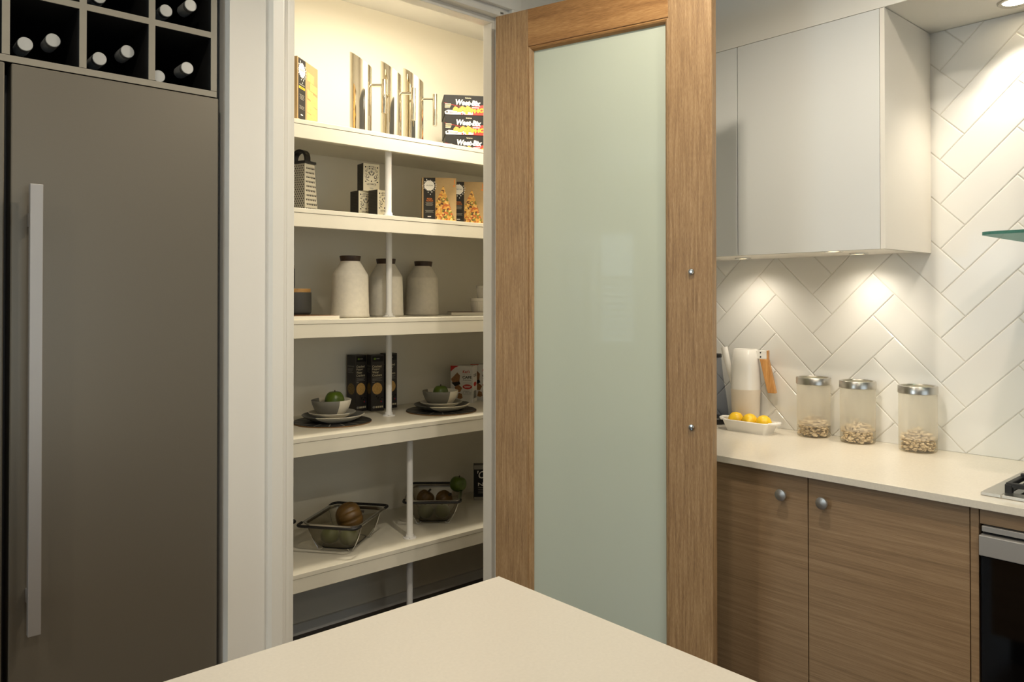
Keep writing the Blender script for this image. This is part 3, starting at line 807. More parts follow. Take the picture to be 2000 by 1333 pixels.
# ------------------------------------------------------------------ box grater
gt = thing('box_grater', 'steel box grater with black handle at the left of the second shelf', 'grater', (1.313, 2.60, SZ[2]), math.radians(20))
W_, D_, TW, TD, HH = .066, .104, .050, .085, .180
lo = [(0, 0), (W_, 0), (W_, D_), (0, D_)]; ox, oy = (W_ - TW) / 2, (D_ - TD) / 2
hi = [(ox, oy), (ox + TW, oy), (ox + TW, oy + TD), (ox, oy + TD)]
gb = MB().frustum(lo, hi, 0, HH).build('grater_body', 'grater_steel', gt, bevel=.0012)
def g_teeth(face, rows, cols, rr, m):
    mb = MB()
    for i in range(rows):
        fz = (i + .8) / (rows + .8)
        for j in range(cols):
            fu = (j + .75 + (.4 if i % 2 else 0)) / (cols + .9)
            z = HH * fz
            if face == 'left':
                x0 = ox * fz; y0 = oy * fz; dd = D_ + (TD - D_) * fz
                cpt = (x0 - .0004, y0 + dd * (1 - fu), z)
                mb.add([(cpt[0] - .0002, cpt[1] - rr * math.cos(q), z + rr * 1.5 * math.sin(q)) for q in [k * PI / 4 for k in range(8)]], [tuple(range(8))])
            else:
                x0 = ox * fz; y0 = oy * fz; dd = W_ + (TW - W_) * fz
                mb.add([(x0 + dd * fu + rr * math.cos(q), y0 - .0006, z + rr * 1.3 * math.sin(q)) for q in [k * PI / 4 for k in range(8)]], [tuple(range(8))])
    return mb.build('grating_holes', m, gb)
g_teeth('left', 20, 9, .0021, 'black_matte'); o = g_teeth('front', 10, 6, .0030, 'black_matte')
g_teeth.__doc__ = None
mb = MB()
for i in range(10):      # raised rasp lips over the holes of the narrow side
    fz = (i + .8) / 10.8
    for j in range(6):
        fu = (j + .75 + (.4 if i % 2 else 0)) / 6.9
        x = ox * fz + (W_ + (TW - W_) * fz) * fu; y = oy * fz; z = HH * fz
        mb.add([(x - .003, y, z), (x + .003, y, z), (x + .0022, y - .0022, z + .0030), (x - .0022, y - .0022, z + .0030), (x - .003, y, z + .0042), (x + .003, y, z + .0042)], [(0, 1, 2, 3), (3, 2, 5, 4)])
mb.build('rasp_lips', 'steel', gb)
bx(ox - .005, ox + TW + .005, oy - .005, oy + TD + .005, HH, HH + .010).build('top_plate', 'black_matte', gt, bevel=.002)
pts = [(W_ / 2, oy + .008 + (TD - .016) * (0.5 - 0.5 * math.cos(PI * k / 14)), HH + .006 + .050 * math.sin(PI * k / 14) ** .6) for k in range(15)]
hm = MB()
for k in range(15):
    p = pts[k]; nrm = Vector((0, p[1] - (oy + TD / 2), p[2] - HH - .006)).normalized() if True else None
for k in range(14):
    a, b = pts[k], pts[k + 1]
    def inn(p):
        cy, cz = oy + TD / 2, HH + .006
        return (p[0], cy + (p[1] - cy) * .80, cz + (p[2] - cz) * .80)
    ai, bi = inn(a), inn(b)
    hw = .013
    hm.add([(a[0] - hw, a[1], a[2]), (a[0] + hw, a[1], a[2]), (b[0] + hw, b[1], b[2]), (b[0] - hw, b[1], b[2]),
            (ai[0] - hw, ai[1], ai[2]), (ai[0] + hw, ai[1], ai[2]), (bi[0] + hw, bi[1], bi[2]), (bi[0] - hw, bi[1], bi[2])],
           [(0, 1, 2, 3), (7, 6, 5, 4), (0, 3, 7, 4), (1, 5, 6, 2)])
hm.build('handle', 'black_matte', gt, smooth=30)

# ------------------------------------------------------------------ stoneware canisters
def canister(x, y, tilt, label):
    t = thing('stoneware_canister', label, 'canister', (x, y, SZ[3]), 0, 'stoneware canisters with walnut lids')
    prof = [(0, 0), (.070, 0), (.0745, .003), (.075, .010), (.0738, .014)]
    z = .016
    while z < .160:                                   # thrown rings
        f = (z - .016) / .144; r = .0738 - .0042 * f
        prof += [(r, z), (r - .0005, z + .0022)]; z += .0045
    prof += [(.0696, .164), (.0685, .168), (.066, .1725), (.052, .196), (.0415, .2135), (.0388, .2185), (.0385, .2205), (.034, .2205), (.034, .2)]
    MB().lathe(prof, 56, capt=True).build('body', 'stoneware', t, smooth=60)
    l = MB().lathe([(0, .2155), (.0335, .2155), (.0380, .2212), (.0412, .2405), (.0407, .2418), (0, .2418)], 40).build('lid', 'lid_walnut', t, smooth=40)
    l.rotation_euler = (0, tilt, 0)
canister(1.55, 2.690, 0, 'cream ribbed stoneware canister at left of the three on the middle shelf')
canister(1.782, 2.797, 0, 'cream ribbed stoneware canister in the middle behind the white post')
canister(2.025, 2.876, math.radians(1.2), 'cream ribbed stoneware canister at right of the three, lid slightly askew')

# boards on the canister shelf
t = thing('serving_board', 'white edged wooden serving board at the left of the middle shelf', 'board', (1.406, 2.515, SZ[3]))
bx(-.36, 0, 0, .30, 0, .0125).build('board_core', 'shelf_white', t, bevel=.001); bx(-.358, -.002, .003, .298, .0125, .014).build('wood_face', 'board_wood', t)
t = thing('serving_board', 'white edged wooden board under the ramekins', 'board', (2.112, 2.775, SZ[3]), math.radians(-30))
bx(0, .34, 0, .16, 0, .0125).build('board_core', 'shelf_white', t, bevel=.001); bx(.002, .338, .003, .158, .0125, .014).build('wood_face', 'board_wood', t)

def cup(x, y, z, r, h, label):
    t = thing('lidded_cup', label, 'cup', (x, y, z), 0, 'grey cups with bamboo lids')
    MB().lathe([(0, 0), (r * .86, 0), (r * .95, .003), (r * .985, .010), (r, .02), (r * .985, h * .86), (r * .93, h * .86)], 40).build('body', 'grey_cup', t, smooth=45)
    MB().lathe([(0, h * .855), (r * .94, h * .855), (r * .94, h), (0, h)], 40).build('lid', 'bamboo', t, smooth=40, bevel=.0)
cup(1.362, 2.765, SZ[3] + .014, .055, .098, 'dark grey cup with bamboo lid standing on the left board')
cup(1.322, 2.790, SZ[3] + .112, .040, .090, 'dark grey cup with bamboo lid stacked on the other, mostly behind the jamb')
def ramekin(x, y, z, r, h, label):
    t = thing('ramekin', label, 'ramekin', (x, y, z), 0, 'white fluted ramekins')
    rib = lambda a, rr, zz: 1 + (.014 * math.cos(44 * a) if (.004 < zz < h * .78 and rr > r * .80) else 0)
    MB().lathe([(0, 0), (r * .86, 0), (r * .885, .005), (r * .96, h * .77), (r * .985, h * .79), (r, h * .97), (r * .99, h), (r * .92, h), (r * .9, h * .9), (r * .82, .006), (0, .006)], 220, rib=rib).build('body', 'ramekin', t, smooth=25)
ramekin(2.284, 2.757, SZ[3] + .014, .062, .062, 'larger white fluted ramekin on the board')
ramekin(2.300, 2.758, SZ[3] + .076, .046, .058, 'smaller white fluted ramekin stacked on the larger one')

# ------------------------------------------------------------------ place settings
def setting(x, y, r, side):
    z = SZ[4]
    t = thing('placemat', 'round dark slate placemat with light inlay lines, %s one' % side, 'placemat', (x, y, z), 0, 'round slate placemats')
    MB().lathe([(0, 0), (r - .001, 0), (r, .001), (r, .0045)], 64, capt=False).build('wood_rim', 'mat_edge', t, smooth=40)
    MB().lathe([(0, .0015), (r - .0015, .0015), (r - .0015, .0055), (0, .0055)], 64).build('slate_face', 'slate', t, smooth=40)
    for k in range(16):
        a = 2 * PI * k / 16 + .2; cx, sx = math.cos(a), math.sin(a); q = .0020
        MB().add([(.09 * cx - q * sx, .09 * sx + q * cx, .0058), (.09 * cx + q * sx, .09 * sx - q * cx, .0058), ((r - .003) * cx + q * sx, (r - .003) * sx - q * cx, .0058), ((r - .003) * cx - q * sx, (r - .003) * sx + q * cx, .0058)], [(0, 1, 2, 3)]).build('inlay_line', 'inlay', t)
    z1 = z + .0062
    rp = .121
    t = thing('dinner_plate', 'two-tone dark grey and cream dinner plate, %s setting' % side, 'plate', (x + .002, y - .002, z1), 0, 'two-tone dinner plates')
    MB().lathe([(0, 0), (rp * .62, 0), (rp * .68, .003), (rp * .92, .0165), (rp, .0245), (rp * .992, .0262), (rp * .90, .0195), (rp * .66, .0072), (0, .006)], 72).build('body', 'glaze_plate', t, smooth=60)
    z2 = z1 + .0165
    rs = .092
    t = thing('side_plate', 'two-tone cream side plate between bowl and dinner plate, %s setting' % side, 'plate', (x - .001, y + .0, z2), 0, 'two-tone side plates')
    MB().lathe([(0, 0), (rs * .66, 0), (rs * .72, .0025), (rs * .93, .0115), (rs, .0180), (rs * .99, .0196), (rs * .90, .0145), (rs * .7, .0062), (0, .005)], 64).build('body', 'glaze_side_plate', t, smooth=60)
    z3 = z2 + .0065
    rb = .0775
    t = thing('bowl', 'two-tone grey and cream stoneware bowl on plates, %s setting' % side, 'bowl', (x - .004, y + .002, z3), 0, 'two-tone bowls')
    MB().lathe([(0, 0), (rb * .60, 0), (rb * .66, .0025), (rb * .84, .022), (rb * .95, .042), (rb, .0585), (rb * .985, .060), (rb * .965, .0585), (rb * .90, .041), (rb * .79, .0235), (rb * .58, .007), (0, .006)], 64).build('body', 'glaze_bowl', t, smooth=60)
    apple(x - .001 + (.012 if side == 'left' else 0), y + .004, z3 + .0065, .0385 if side == 'left' else .034, 'glossy green fruit in the bowl of the %s place setting' % side, 'apple_green', 1.2)


def apple(x, y, z, r, label, m, sq=0.92, name='apple', group='green fruit in bowls', tilt=(0, 0)):
    t = thing(name, label, 'fruit', (x, y, z), 0, group)
    t.rotation_euler = (tilt[0], tilt[1], 0.4)
    n = 18; prof = []
    for k in range(n + 1):
        a = -PI / 2 + PI * k / n
        rr = math.cos(a) ** .86 if 0 < k < n else 0
        zz = math.sin(a) * .95
        if k > n - 5: zz -= .20 * (1 - abs(rr)) ** 2 * (k - n + 5) / 5 * 1.2
        prof.append((r * rr, r * sq * (zz + .95)))
    MB().lathe(prof, 36, rib=lambda a, rr, zz: 1 + .018 * math.cos(5 * a)).build('flesh', m, t, smooth=80)
    zt = prof[-1][1]
    MB().tube([(0, 0, zt - .001), (.001, 0, zt + .006), (.003, .001, zt + .011)], [.0028, .0018, .0022], 8).build('stem', 'stem', t, smooth=60)
    return t


setting(2.010, 2.712, .152, 'right')
setting(1.508, 2.752, .152, 'left')

# ------------------------------------------------------------------ mesh colanders
def rrect(hx, hy, r, n=6):
    o = []
    for sx, sy, a0 in ((1, 1, 0), (-1, 1, PI / 2), (-1, -1, PI), (1, -1, 3 * PI / 2)):
        for k in range(n + 1):
            a = a0 + PI / 2 * k / n
            o.append((sx * (hx - r) + r * math.cos(a), sy * (hy - r) + r * math.sin(a)))
    return o


def colander(x, y, ang, label):
    t = thing('mesh_colander', label, 'colander', (x, y, SZ[5]), ang, 'steel mesh colanders with black handles')
    H = .112
    rings = [(.088, .062, .03, .012), (.100, .074, .032, .020), (.118, .090, .034, .045), (.130, .101, .036, .080), (.136, .108, .038, H - .006)]
    vs = []; fs = []; n = None
    for hx, hy, r, z in rings:
        p = rrect(hx, hy, r); n = len(p); vs += [(a, b, z) for a, b in p]
    for L in range(len(rings) - 1):
        for i in range(n): fs.append((L * n + i, L * n + (i + 1) % n, (L + 1) * n + (i + 1) % n, (L + 1) * n + i))
    fs.append(tuple(range(n - 1, -1, -1)))
    MB().add(vs, fs).build('mesh_basket', 'steel_mesh', t, smooth=60)
    p0, p1 = rrect(.136, .108, .038), rrect(.143, .1155, .042)
    rv = [(a, b, H - .012) for a, b in p0] + [(a, b, H) for a, b in p0] + [(a, b, H + .001) for a, b in p1] + [(a, b, H - .003) for a, b in p1]
    rf = []
    for L in range(3):
        for i in range(n): rf.append((L * n + i, L * n + (i + 1) % n, (L + 1) * n + (i + 1) % n, (L + 1) * n + i))
    MB().add(rv, rf).build('rim', 'steel', t, smooth=50)
    for s in (-1, 1):     # long side wires of the frame and the looped end handles
        MB().cyl((-.135, s * .1185, H - .002), (.135, s * .1185, H - .002), .0032, 10).build('side_wire', 'steel', t, smooth=40)
        pts = [(s * .125, -.1185, H - .001)] + [(s * (.150 + .022 * math.sin(PI / 2 * k / 5)), -.1185 + .022 * (1 - math.cos(PI / 2 * k / 5)), H - .001) for k in range(6)] \
            + [(s * (.150 + .022 * math.cos(PI / 2 * k / 5)), .0965 + .022 * math.sin(PI / 2 * k / 5), H - .001) for k in range(6)] + [(s * .125, .1185, H - .001)]
        MB().tube(pts, .0052, 12).build('handle', 'black_rubber', t, smooth=50)
        # wire legs: down the side, out to a foot
        for q in (-1, 1):
            MB().tube([(s * .095, q * .109, H - .008), (s * .094, q * .098, .062), (s * .090, q * .082, .026), (s * .088, q * .072, .012), (s * .088, q * .070, .0028), (s * .088, q * .058, .0028), (s * .086, q * .050, .010)], .0018, 8).build('foot_wire', 'chrome', t, smooth=50)
    MB().tube([(a, b, .0105) for a, b in rrect(.088, .062, .03)], .0022, 8, True).build('base_wire', 'black_rubber', t, smooth=50)


colander(1.530, 2.695, math.radians(37), 'mesh colander at left holding a brown gourd and green fruit')
colander(2.003, 2.752, math.radians(50), 'mesh colander at right behind the post, heaped with gourds')
colander(1.170, 2.840, math.radians(4), 'mesh colander at the far left, only its handle end showing past the jamb')

def gourd(x, y, z, r, sq, ribs, m, label, rx=0, ry=0):
    t = thing('gourd', label, 'gourd', (x, y, z), .3, 'gourds and fruit in the colanders')
    t.rotation_euler = (rx, ry, .3)
    n = 16; prof = []
    for k in range(n + 1):
        a = -PI / 2 + PI * k / n
        prof.append((r * max(0, math.cos(a)) ** .75 if 0 < k < n else 0, r * sq * math.sin(a) * (1 - .12 * (k > n - 3))))
    MB().lathe(prof, 72, rib=lambda a, rr, zz: 1 - .10 * (1 - abs(math.cos(ribs * a / 2))) ** 2).build('flesh', m, t, smooth=80)
    zt = prof[-1][1]
    MB().tube([(0, 0, zt - .003), (0, 0, zt + .008), (.004, 0, zt + .014)], [.006, .0042, .005], 8).build('stem', 'stem', t, smooth=60)


ZB = SZ[5] + .013
gourd(1.566, 2.720, ZB + .080, .058, .88, 9, 'gourd_brown', 'ribbed brown gourd on its side in the left colander', .5, 1.25)
apple(1.467, 2.695, ZB + .001, .036, 'green fruit at the left end of the left colander', 'gourd_green', .95, 'fruit', 'green fruit in the colanders')
apple(1.513, 2.635, ZB + .001, .036, 'larger green fruit at the front of the left colander', 'gourd_green', .95, 'fruit', 'green fruit in the colanders')
apple(1.944, 2.736, ZB + .001, .034, 'green fruit low at the left of the right colander', 'gourd_green', .95, 'fruit', 'green fruit in the colanders')
apple(1.998, 2.691, ZB + .001, .034, 'pale green fruit low at the front of the right colander', 'gourd_green', .95, 'fruit', 'green fruit in the colanders')
gourd(1.990, 2.802, ZB + .066, .038, .9, 8, 'gourd_brown', 'brown-green gourd on top in the right colander', .4, .3)
gourd(2.059, 2.757, ZB + .060, .038, .85, 9, 'gourd_brown', 'darker brown gourd at the back right of the right colander', .9, .2)
t = apple(2.103, 2.724, ZB + .090, .037, 'round green fruit with a dark spot perched on the rim of the right colander', 'apple_green', .98, 'fruit', 'green fruit in the colanders', (0.15, 0.1))
MB().lathe([(0, 0), (.0032, 0), (.0028, .001), (0, .0012)], 10).build('spot', 'stem', t).matrix_local = Matrix.Translation((-.018, -.0325, .045)) @ Matrix.Rotation(PI / 2 + .3, 4, 'X')

# ------------------------------------------------------------------ kitchen bench run
t = thing('benchtop', 'pale stone benchtop along the tiled wall', 'benchtop', (2.41, 1.97, .88))
bx(-.31, .304, -3.2, -.002, 0, .02).build('slab', 'stone', t, bevel=.0012)
t = thing('base_cabinet', 'wood grain base cabinet with two doors under the benchtop', 'cabinet', (2.12, 1.1, 0))
bx(.022, .59, -.438, .868, .1, .878).build('carcass', 'cab_wood', t)
bx(.06, .59, -.438, .868, 0, .1).build('plinth', 'black_matte', t)
for y0, y1, ky in ((.0015, .42, .074), (-.42, -.0015, -.051)):
    d = bx(.003, .021, y0, y1, .105, .8765).build('door', 'cab_wood', t, bevel=.0008)
    k = MB().lathe([(0, 0), (.0075, 0), (.0065, .010), (.0085, .0145), (.0165, .018), (.0175, .0215), (.0165, .0245), (.010, .0268), (0, .0275)], 36)
    k.v = [(.003 - v[2], ky + v[0], .815 + v[1]) for v in k.v]
    k.build('knob', 'knob_steel', d, smooth=50)
bx(.003, .021, .4225, .866, .105, .8765).build('filler_panel', 'cab_wood', t, bevel=.0008)
bx(.001, .022, -.441, -.4225, .105, .8765).build('end_panel', 'cab_wood', t, bevel=.0008)

ov = thing('oven', 'built-in black glass oven with brushed steel handle strip', 'oven', (2.12, .655, .1))
bx(.03, .56, -.60, 0, .12, .738).build('oven_body', 'black_matte', ov)
bx(-.004, .03, -.598, -.001, .16, .664).build('door_glass', 'black_glass', ov, bevel=.002)
bx(-.016, .030, -.598, -.001, .667, .716).build('handle_strip', 'oven_steel', ov, bevel=.0015)
bx(.012, .03, -.598, -.004, .717, .7225).build('vent_gap', 'recess_shade', ov)
bx(-.004, .03, -.598, -.004, .7235, .737).build('top_trim', 'oven_steel', ov, bevel=.001)
bx(.002, .03, -.6, .0, 0, .158).build('kick_panel', 'cab_wood', ov)
t = thing('oven_rail', 'wood grain filler rail above the oven', 'panel', (2.12, .655, .84))
bx(.003, .3, -.60, .002, 0, .0375).build('rail', 'cab_wood', t, bevel=.0006)
t = thing('base_cabinet', 'wood grain base cabinet beyond the oven, outside the picture', 'cabinet', (2.12, .05, 0))
bx(.022, .59, -1.25, .0, .1, .878).build('carcass', 'cab_wood', t)
bx(.003, .021, -.62, -.002, .105, .8765).build('door', 'cab_wood', t, bevel=.0008); bx(.003, .021, -1.25, -.623, .105, .8765).build('door', 'cab_wood', t, bevel=.0008)

ck = thing('gas_cooktop', 'stainless steel gas cooktop with black cast iron trivets', 'cooktop', (2.165, .668, .9))
MB().box(0, .50, -.045, 0, .0005, .0085).box(0, .50, -.6, -.555, .0005, .0085).box(0, .045, -.555, -.045, .0005, .0085).box(.455, .50, -.555, -.045, .0005, .0085).build('steel_frame', 'steel', ck, bevel=.0012)
bx(.03, .47, -.57, -.03, .0005, .004).build('pan', 'black_glass', ck)
for cx, cy in ((.14, -.16), (.36, -.16), (.14, -.44), (.36, -.44)):
    b = MB().lathe([(0, .004), (.045, .004), (.045, .012), (.03, .018), (.03, .024), (0, .025)], 28, cx, cy).build('burner', 'cast_iron', ck, smooth=40)
    tv = MB()
    tv.box(cx - .105, cx - .093, cy - .115, cy + .115, .022, .034).box(cx + .093, cx + .105, cy - .115, cy + .115, .022, .034)
    tv.box(cx - .093, cx + .093, cy - .115, cy - .103, .022, .034).box(cx - .093, cx + .093, cy + .103, cy + .115, .022, .034)
    for sx, sy in ((1, 0), (-1, 0), (0, 1), (0, -1)):
        tv.box(cx + sx * .065 - (.035 if sx else .006), cx + sx * .065 + (.035 if sx else .006), cy + sy * .065 - (.045 if sy else .006), cy + sy * .065 + (.045 if sy else .006), .026, .042)
    for sx in (-1, 1):
        for sy in (-1, 1): tv.box(cx + sx * .099 - .008, cx + sx * .099 + .008, cy + sy * .109 - .008, cy + sy * .109 + .008, .004, .030)
    tv.build('trivet', 'cast_iron', ck, bevel=.002)
for q in range(4):
    MB().lathe([(0, .004), (.017, .004), (.015, .024), (0, .025)], 20, .07 + q * .0, -.10 - q * .11 + .0).build('control_knob', 'black_matte', ck, smooth=40) if False else None

rh = thing('range_hood', 'range hood with a thin green-edged glass canopy over the cooktop', 'range hood', (2.2, .69, 1.553))
hy = rrect(.26, .30, .03, 5)
MB().frustum([(a + .26, b - .31) for a, b in hy], [(a + .26, b - .31) for a, b in hy], 0, .008).build('glass_canopy', 'hood_glass', rh)
bx(.16, .515, -.52, -.10, .008, .05).build('hood_body', 'steel', rh, bevel=.002)
bx(.27, .515, -.43, -.19, .05, .708).build('flue', 'steel', rh, bevel=.001)

# wall cupboards
uc = thing('wall_cupboard', 'glossy white wall cupboard with two doors over the benchtop', 'cupboard', (2.36, .978, 1.54))
bx(.02, .3545, .016, .985, .004, .7205).build('carcass', 'carcass', uc)
bx(0, .018, .0155, .4955, 0, .7205).build('door', 'gloss_white', uc, bevel=.0006); bx(0, .018, .4985, .985, 0, .7205).build('door', 'gloss_white', uc, bevel=.0006)
bx(.0, .354, 0, .0145, 0, .7205).build('end_panel', 'gloss_white_side', uc, bevel=.0006)

def spot(parent, z, power, size, col, blend=.6, r=.03):
    l = bpy.data.lights.new('lamp', 'SPOT'); l.energy = power; l.spot_size = math.radians(size); l.spot_blend = blend; l.color = col; l.shadow_soft_size = r
    o = bpy.data.objects.new('lamp', l); C.objects.link(o); o.parent = parent; o.location = (0, 0, z)
    return o


def under_light(x, y, label, power):
    t = thing('cupboard_downlight', label, 'downlight', (x, y, 1.544), 0, 'small downlights under the wall cupboard')
    MB().lathe([(.026, 0), (.030, 0), (.030, -.004), (.026, -.0045), (.0245, -.0025)], 28, capb=False, capt=False).build('bezel', 'chrome', t, smooth=40)
    MB().lathe([(0, -.0015), (.025, -.0015), (.025, 0), (0, 0)], 24).build('lens', 'soft_lens', t)
    if power: spot(t, -.008, power, 150, WARM2, 1.0, .025)
under_light(2.58, 1.59, 'small downlight under the wall cupboard nearest the oak door', 3.6)
under_light(2.60, 1.165, 'small downlight under the wall cupboard close to the tiles at right', 3.6)
under_light(2.405, 1.158, 'small downlight under the front edge of the wall cupboard', 1.2)

def downlight(x, y, z, label, power, size=110, col=WARM2, rr=.045):
    t = thing('ceiling_downlight', label, 'downlight', (x, y, z), 0, 'recessed ceiling downlights')
    MB().lathe([(rr * .72, 0), (rr, 0), (rr, -.003), (rr * .95, -.005), (rr * .78, -.004), (rr * .72, -.001)], 36, capb=False, capt=False).build('bezel', 'steel', t, smooth=40)
    MB().lathe([(0, -.001), (rr * .72, -.001), (rr * .72, 0), (0, 0)], 28).build('lens', 'downlight_lens', t)
    if power: spot(t, -.012, power, size, col)
    return t
downlight(2.607, .707, 2.262, 'recessed downlight in the bulkhead at the top right corner', 9, 100)
downlight(2.607, .12, 2.262, 'recessed downlight in the bulkhead further along the bench', 9, 100)
for x, y, p in ((1.72, .42, 24), (1.38, 1.02, 36), (.28, 1.15, 16), (-1.0, 1.0, 26), (1.38, -.6, 30), (.2, -.6, 24), (-1.1, -.6, 24), (.2, -2.2, 24), (-2.4, 1.6, 22), (-2.4, -1.2, 22)):  # the first is an added lamp, brightening wall cupboards, bulkhead and bench
    downlight(x, y, ZC, 'unseen recessed ceiling downlight lighting the kitchen from outside the picture', p, 160)
# pantry light: a round ceiling fitting inside the pantry, in front of the shelves
t = thing('pantry_light', 'round opal ceiling light inside the pantry, above the doorway', 'ceiling light', (1.75, 2.28, ZC), 0)
MB().lathe([(.12, 0), (.125, 0), (.125, -.03), (.12, -.03)], 40, capb=False, capt=False).build('ring', 'paint_trim', t, smooth=40)
MB().lathe([(0, -.04), (.06, -.038), (.118, -.028), (.118, -.001), (0, -.001)], 40).build('diffuser', 'soft_lens', t, smooth=50)
l = bpy.data.lights.new('lamp', 'AREA'); l.shape = 'DISK'; l.size = .22; l.energy = 14; l.color = WARM
o = bpy.data.objects.new('lamp', l); C.objects.link(o); o.parent = t; o.location = (0, 0, -.045)

# ------------------------------------------------------------------ things on the bench
def jar(x, y, label, seed):
    t = thing('glass_jar', label, 'jar', (x, y, .9), 0, 'frosted jars with steel lids')
    r, h = .0565, .185
    MB().lathe([(0, .001), (r - .006, 0.0), (r - .002, .002), (r, .006), (r, .042)], 48, capt=False).build('clear_base', 'jar_base', t, smooth=50)
    MB().lathe([(r, .042), (r, h), (r - .002, h + .003)], 48, capb=False, capt=False).build('frosted_body', 'frosted_jar', t, smooth=50)
    MB().lathe([(r + .001, h + .001), (r + .0025, h + .002), (r + .0025, h + .0235), (r + .001, h + .0255), (r - .006, h + .0255), (r - .007, h + .023)], 48, capb=False, capt=False).build('lid_ring', 'steel', t, smooth=40)
    MB().lathe([(0, h + .0225), (r - .007, h + .0225)], 48).build('lid_glass', 'clear_glass', t)
    rnd = random.Random(seed); base = MB().lathe([(0, -.55), (.62, -.45), (1, 0), (.62, .45), (0, .55)], 7)
    mb = MB(); n = 0
    for lay in range(11):
        z0 = .008 + lay * .0068
        for k in range(46):
            a = rnd.uniform(0, 2 * PI); q = (r - .009) * math.sqrt(rnd.uniform(.25 if lay < 7 else 0, 1))
            if lay > 6 and q > (r - .007) * (1 - (lay - 6) * .2): continue
            Mx = Matrix.Translation((q * math.cos(a), q * math.sin(a), z0 + rnd.uniform(-.002, .003))) @ Matrix.Rotation(rnd.uniform(0, 6), 4, 'Z') @ Matrix.Rotation(rnd.uniform(-1.2, 1.2), 4, 'X') @ Matrix.Diagonal((.0072, .0060, .0050, 1))
            mb.add([Mx @ Vector(v) for v in base.v], base.f)
    b = mb.build('beans', 'bean', t, smooth=70); b['kind'] = 'stuff'
jar(2.652, 1.352, 'frosted glass jar of pale beans next to the lemon dish', 1)
jar(2.650, 1.193, 'frosted glass jar of pale beans in the middle of the three', 2)
jar(2.644, .996, 'frosted glass jar of pale beans nearest the cooktop', 3)

ds = thing('lemon_dish', 'white rectangular ceramic dish with side handles holding lemons', 'dish', (2.566, 1.555, .9))
b0, b1 = rrect(.034, .080, .012, 4), rrect(.046, .094, .016, 4)
i0, i1 = rrect(.030, .076, .012, 4), rrect(.042, .090, .014, 4)
vs = [(a, b, 0) for a, b in b0] + [(a, b, .040) for a, b in b1] + [(a, b, .042) for a, b in i1] + [(a, b, .005) for a, b in i0]
n = len(b0); fs = [tuple(range(n - 1, -1, -1)), tuple(3 * n + i for i in range(n))]
for L in range(3):
    for i in range(n): fs.append((L * n + i, L * n + (i + 1) % n, (L + 1) * n + (i + 1) % n, (L + 1) * n + i))
MB().add(vs, fs).build('dish_body', 'white_ceramic', ds, smooth=40)
for s in (-1, 1):
    MB().tube([(-.026, s * .091, .039), (-.025, s * .104, .040), (-.014, s * .114, .041), (0, s * .117, .041), (.014, s * .114, .041), (.025, s * .104, .040), (.026, s * .091, .039)], [.005, .0055, .006, .006, .006, .0055, .005], 10).build('handle', 'white_ceramic', ds, smooth=60)
for x, y, a, lab in ((2.566, 1.613, -.2, 'leftmost lemon in the white dish'), (2.566, 1.555, .3, 'middle lemon in the white dish'), (2.566, 1.498, 1.57, 'rightmost lemon with a dark tip in the white dish')):
    t = thing('lemon', lab, 'lemon', (x, y, .9075), a, 'lemons in the white dish')
    prof = [(0, -.037), (.004, -.0355), (.006, -.033), (.014, -.028), (.022, -.019), (.0265, -.008), (.027, .004), (.024, .016), (.017, .026), (.008, .032), (.0055, .035), (0, .0375)]
    prof = [(q * 1.05, w_ * .86) for q, w_ in prof]
    k = MB().lathe(prof, 32); k.v = [(v[2], v[0], v[1] + .0300) for v in k.v]
    k.build('flesh', 'lemon', t, smooth=80)
    k = MB().lathe([(0, 0), (.0038, 0), (.003, .0015), (0, .002)], 10); k.v = [(-.0302 - v[2], v[0], v[1] + .0300) for v in k.v]; k.build('tip', 'lemon_tip', t)

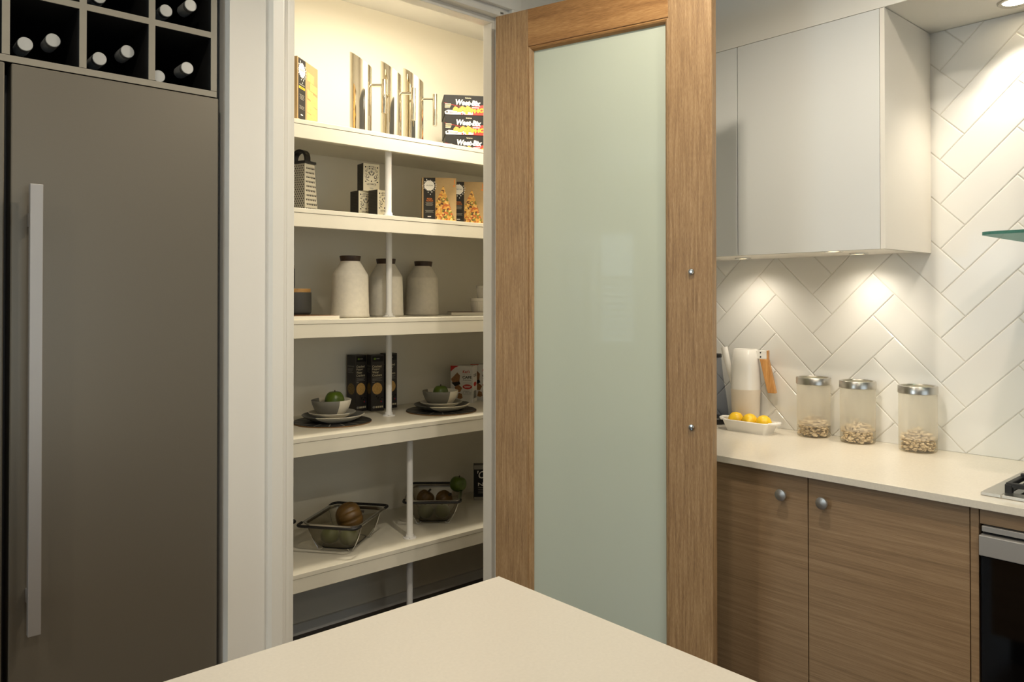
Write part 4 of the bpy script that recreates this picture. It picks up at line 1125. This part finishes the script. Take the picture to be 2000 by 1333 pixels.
# white jug: spout towards the corner, wooden handle towards the room
jg = thing('ceramic_jug', 'white two-tone ceramic jug with long spout and wooden handle', 'jug', (2.656, 1.627, .9), math.radians(-75))
JH = .298
pf_lo = [(0, 0), (.0455, 0), (.0475, .004), (.051, .05), (.0555, .145)]
pf_hi = [(.0555, .145), (.0545, .18), (.051, .24), (.0445, JH - .002), (.0430, JH), (.0415, JH - .003), (.048, .24), (.051, .18), (.049, .10), (0, .09)]
MB().lathe(pf_lo, 56, capt=False).build('bisque_base', 'bisque', jg, smooth=60)
MB().lathe(pf_hi, 56, capb=False).build('glazed_body', 'white_ceramic', jg, smooth=60)
MB().tube([(-.046, 0, .150), (-.058, 0, .20), (-.071, 0, .25), (-.083, 0, JH + .004)], [.009, .0105, .012, .0132], 24).build('spout', 'white_ceramic', jg, smooth=60)
br = bx(.040, .083, -.011, .011, .262, .294).build('handle_bracket', 'white_ceramic', jg, bevel=.002)
for z in (.270, .286): MB().cyl((.060, -.0118, z), (.060, -.0105, z), .003, 12).build('screw', 'black_matte', br)
hd = MB().frustum([(.086, -.012), (.116, -.012), (.116, .012), (.086, .012)], [(.056, -.012), (.088, -.012), (.088, .012), (.056, .012)], .135, .262)
hd.build('handle', 'handle_wood', jg, bevel=.002)
bx(.083, .0875, -.0112, .0112, .262, .2945).build('handle_end', 'handle_wood', jg, bevel=.0006)

kt = thing('glass_kettle', 'smoky grey glass kettle mostly hidden behind the oak door', 'kettle', (2.648, 1.768, .9))
MB().lathe([(0, 0), (.062, 0), (.064, .004), (.064, .020), (.060, .024), (0, .024)], 40).build('base', 'black_matte', kt, smooth=40)
MB().lathe([(.060, .025), (.059, .05), (.051, .11), (.040, .18), (.032, .262)], 44, capb=False, capt=False).build('glass_body', 'smoke_glass', kt, smooth=60)
MB().lathe([(.031, .259), (.0345, .259), (.0345, .270), (.032, .273), (0, .275)], 40, capb=False).build('rim', 'black_matte', kt, smooth=40)
MB().tube([(-.028, .02, .262), (-.060, .045, .25), (-.078, .058, .19), (-.074, .055, .12), (-.052, .040, .075)], .007, 12).build('handle', 'black_matte', kt, smooth=60)

# ------------------------------------------------------------------ island bench
t = thing('island_bench', 'island bench with pale stone top in the foreground', 'island', (0, .59, 0))
bx(-1.3, .898, -.45, .451, .86, .90).build('stone_top', 'stone_island', t, bevel=.0015)
bx(-1.25, .862, -.41, .415, .1, .86).build('cabinet_body', 'cab_wood', t)
bx(-1.2, .81, -.36, .365, 0, .1).build('plinth', 'black_matte', t)
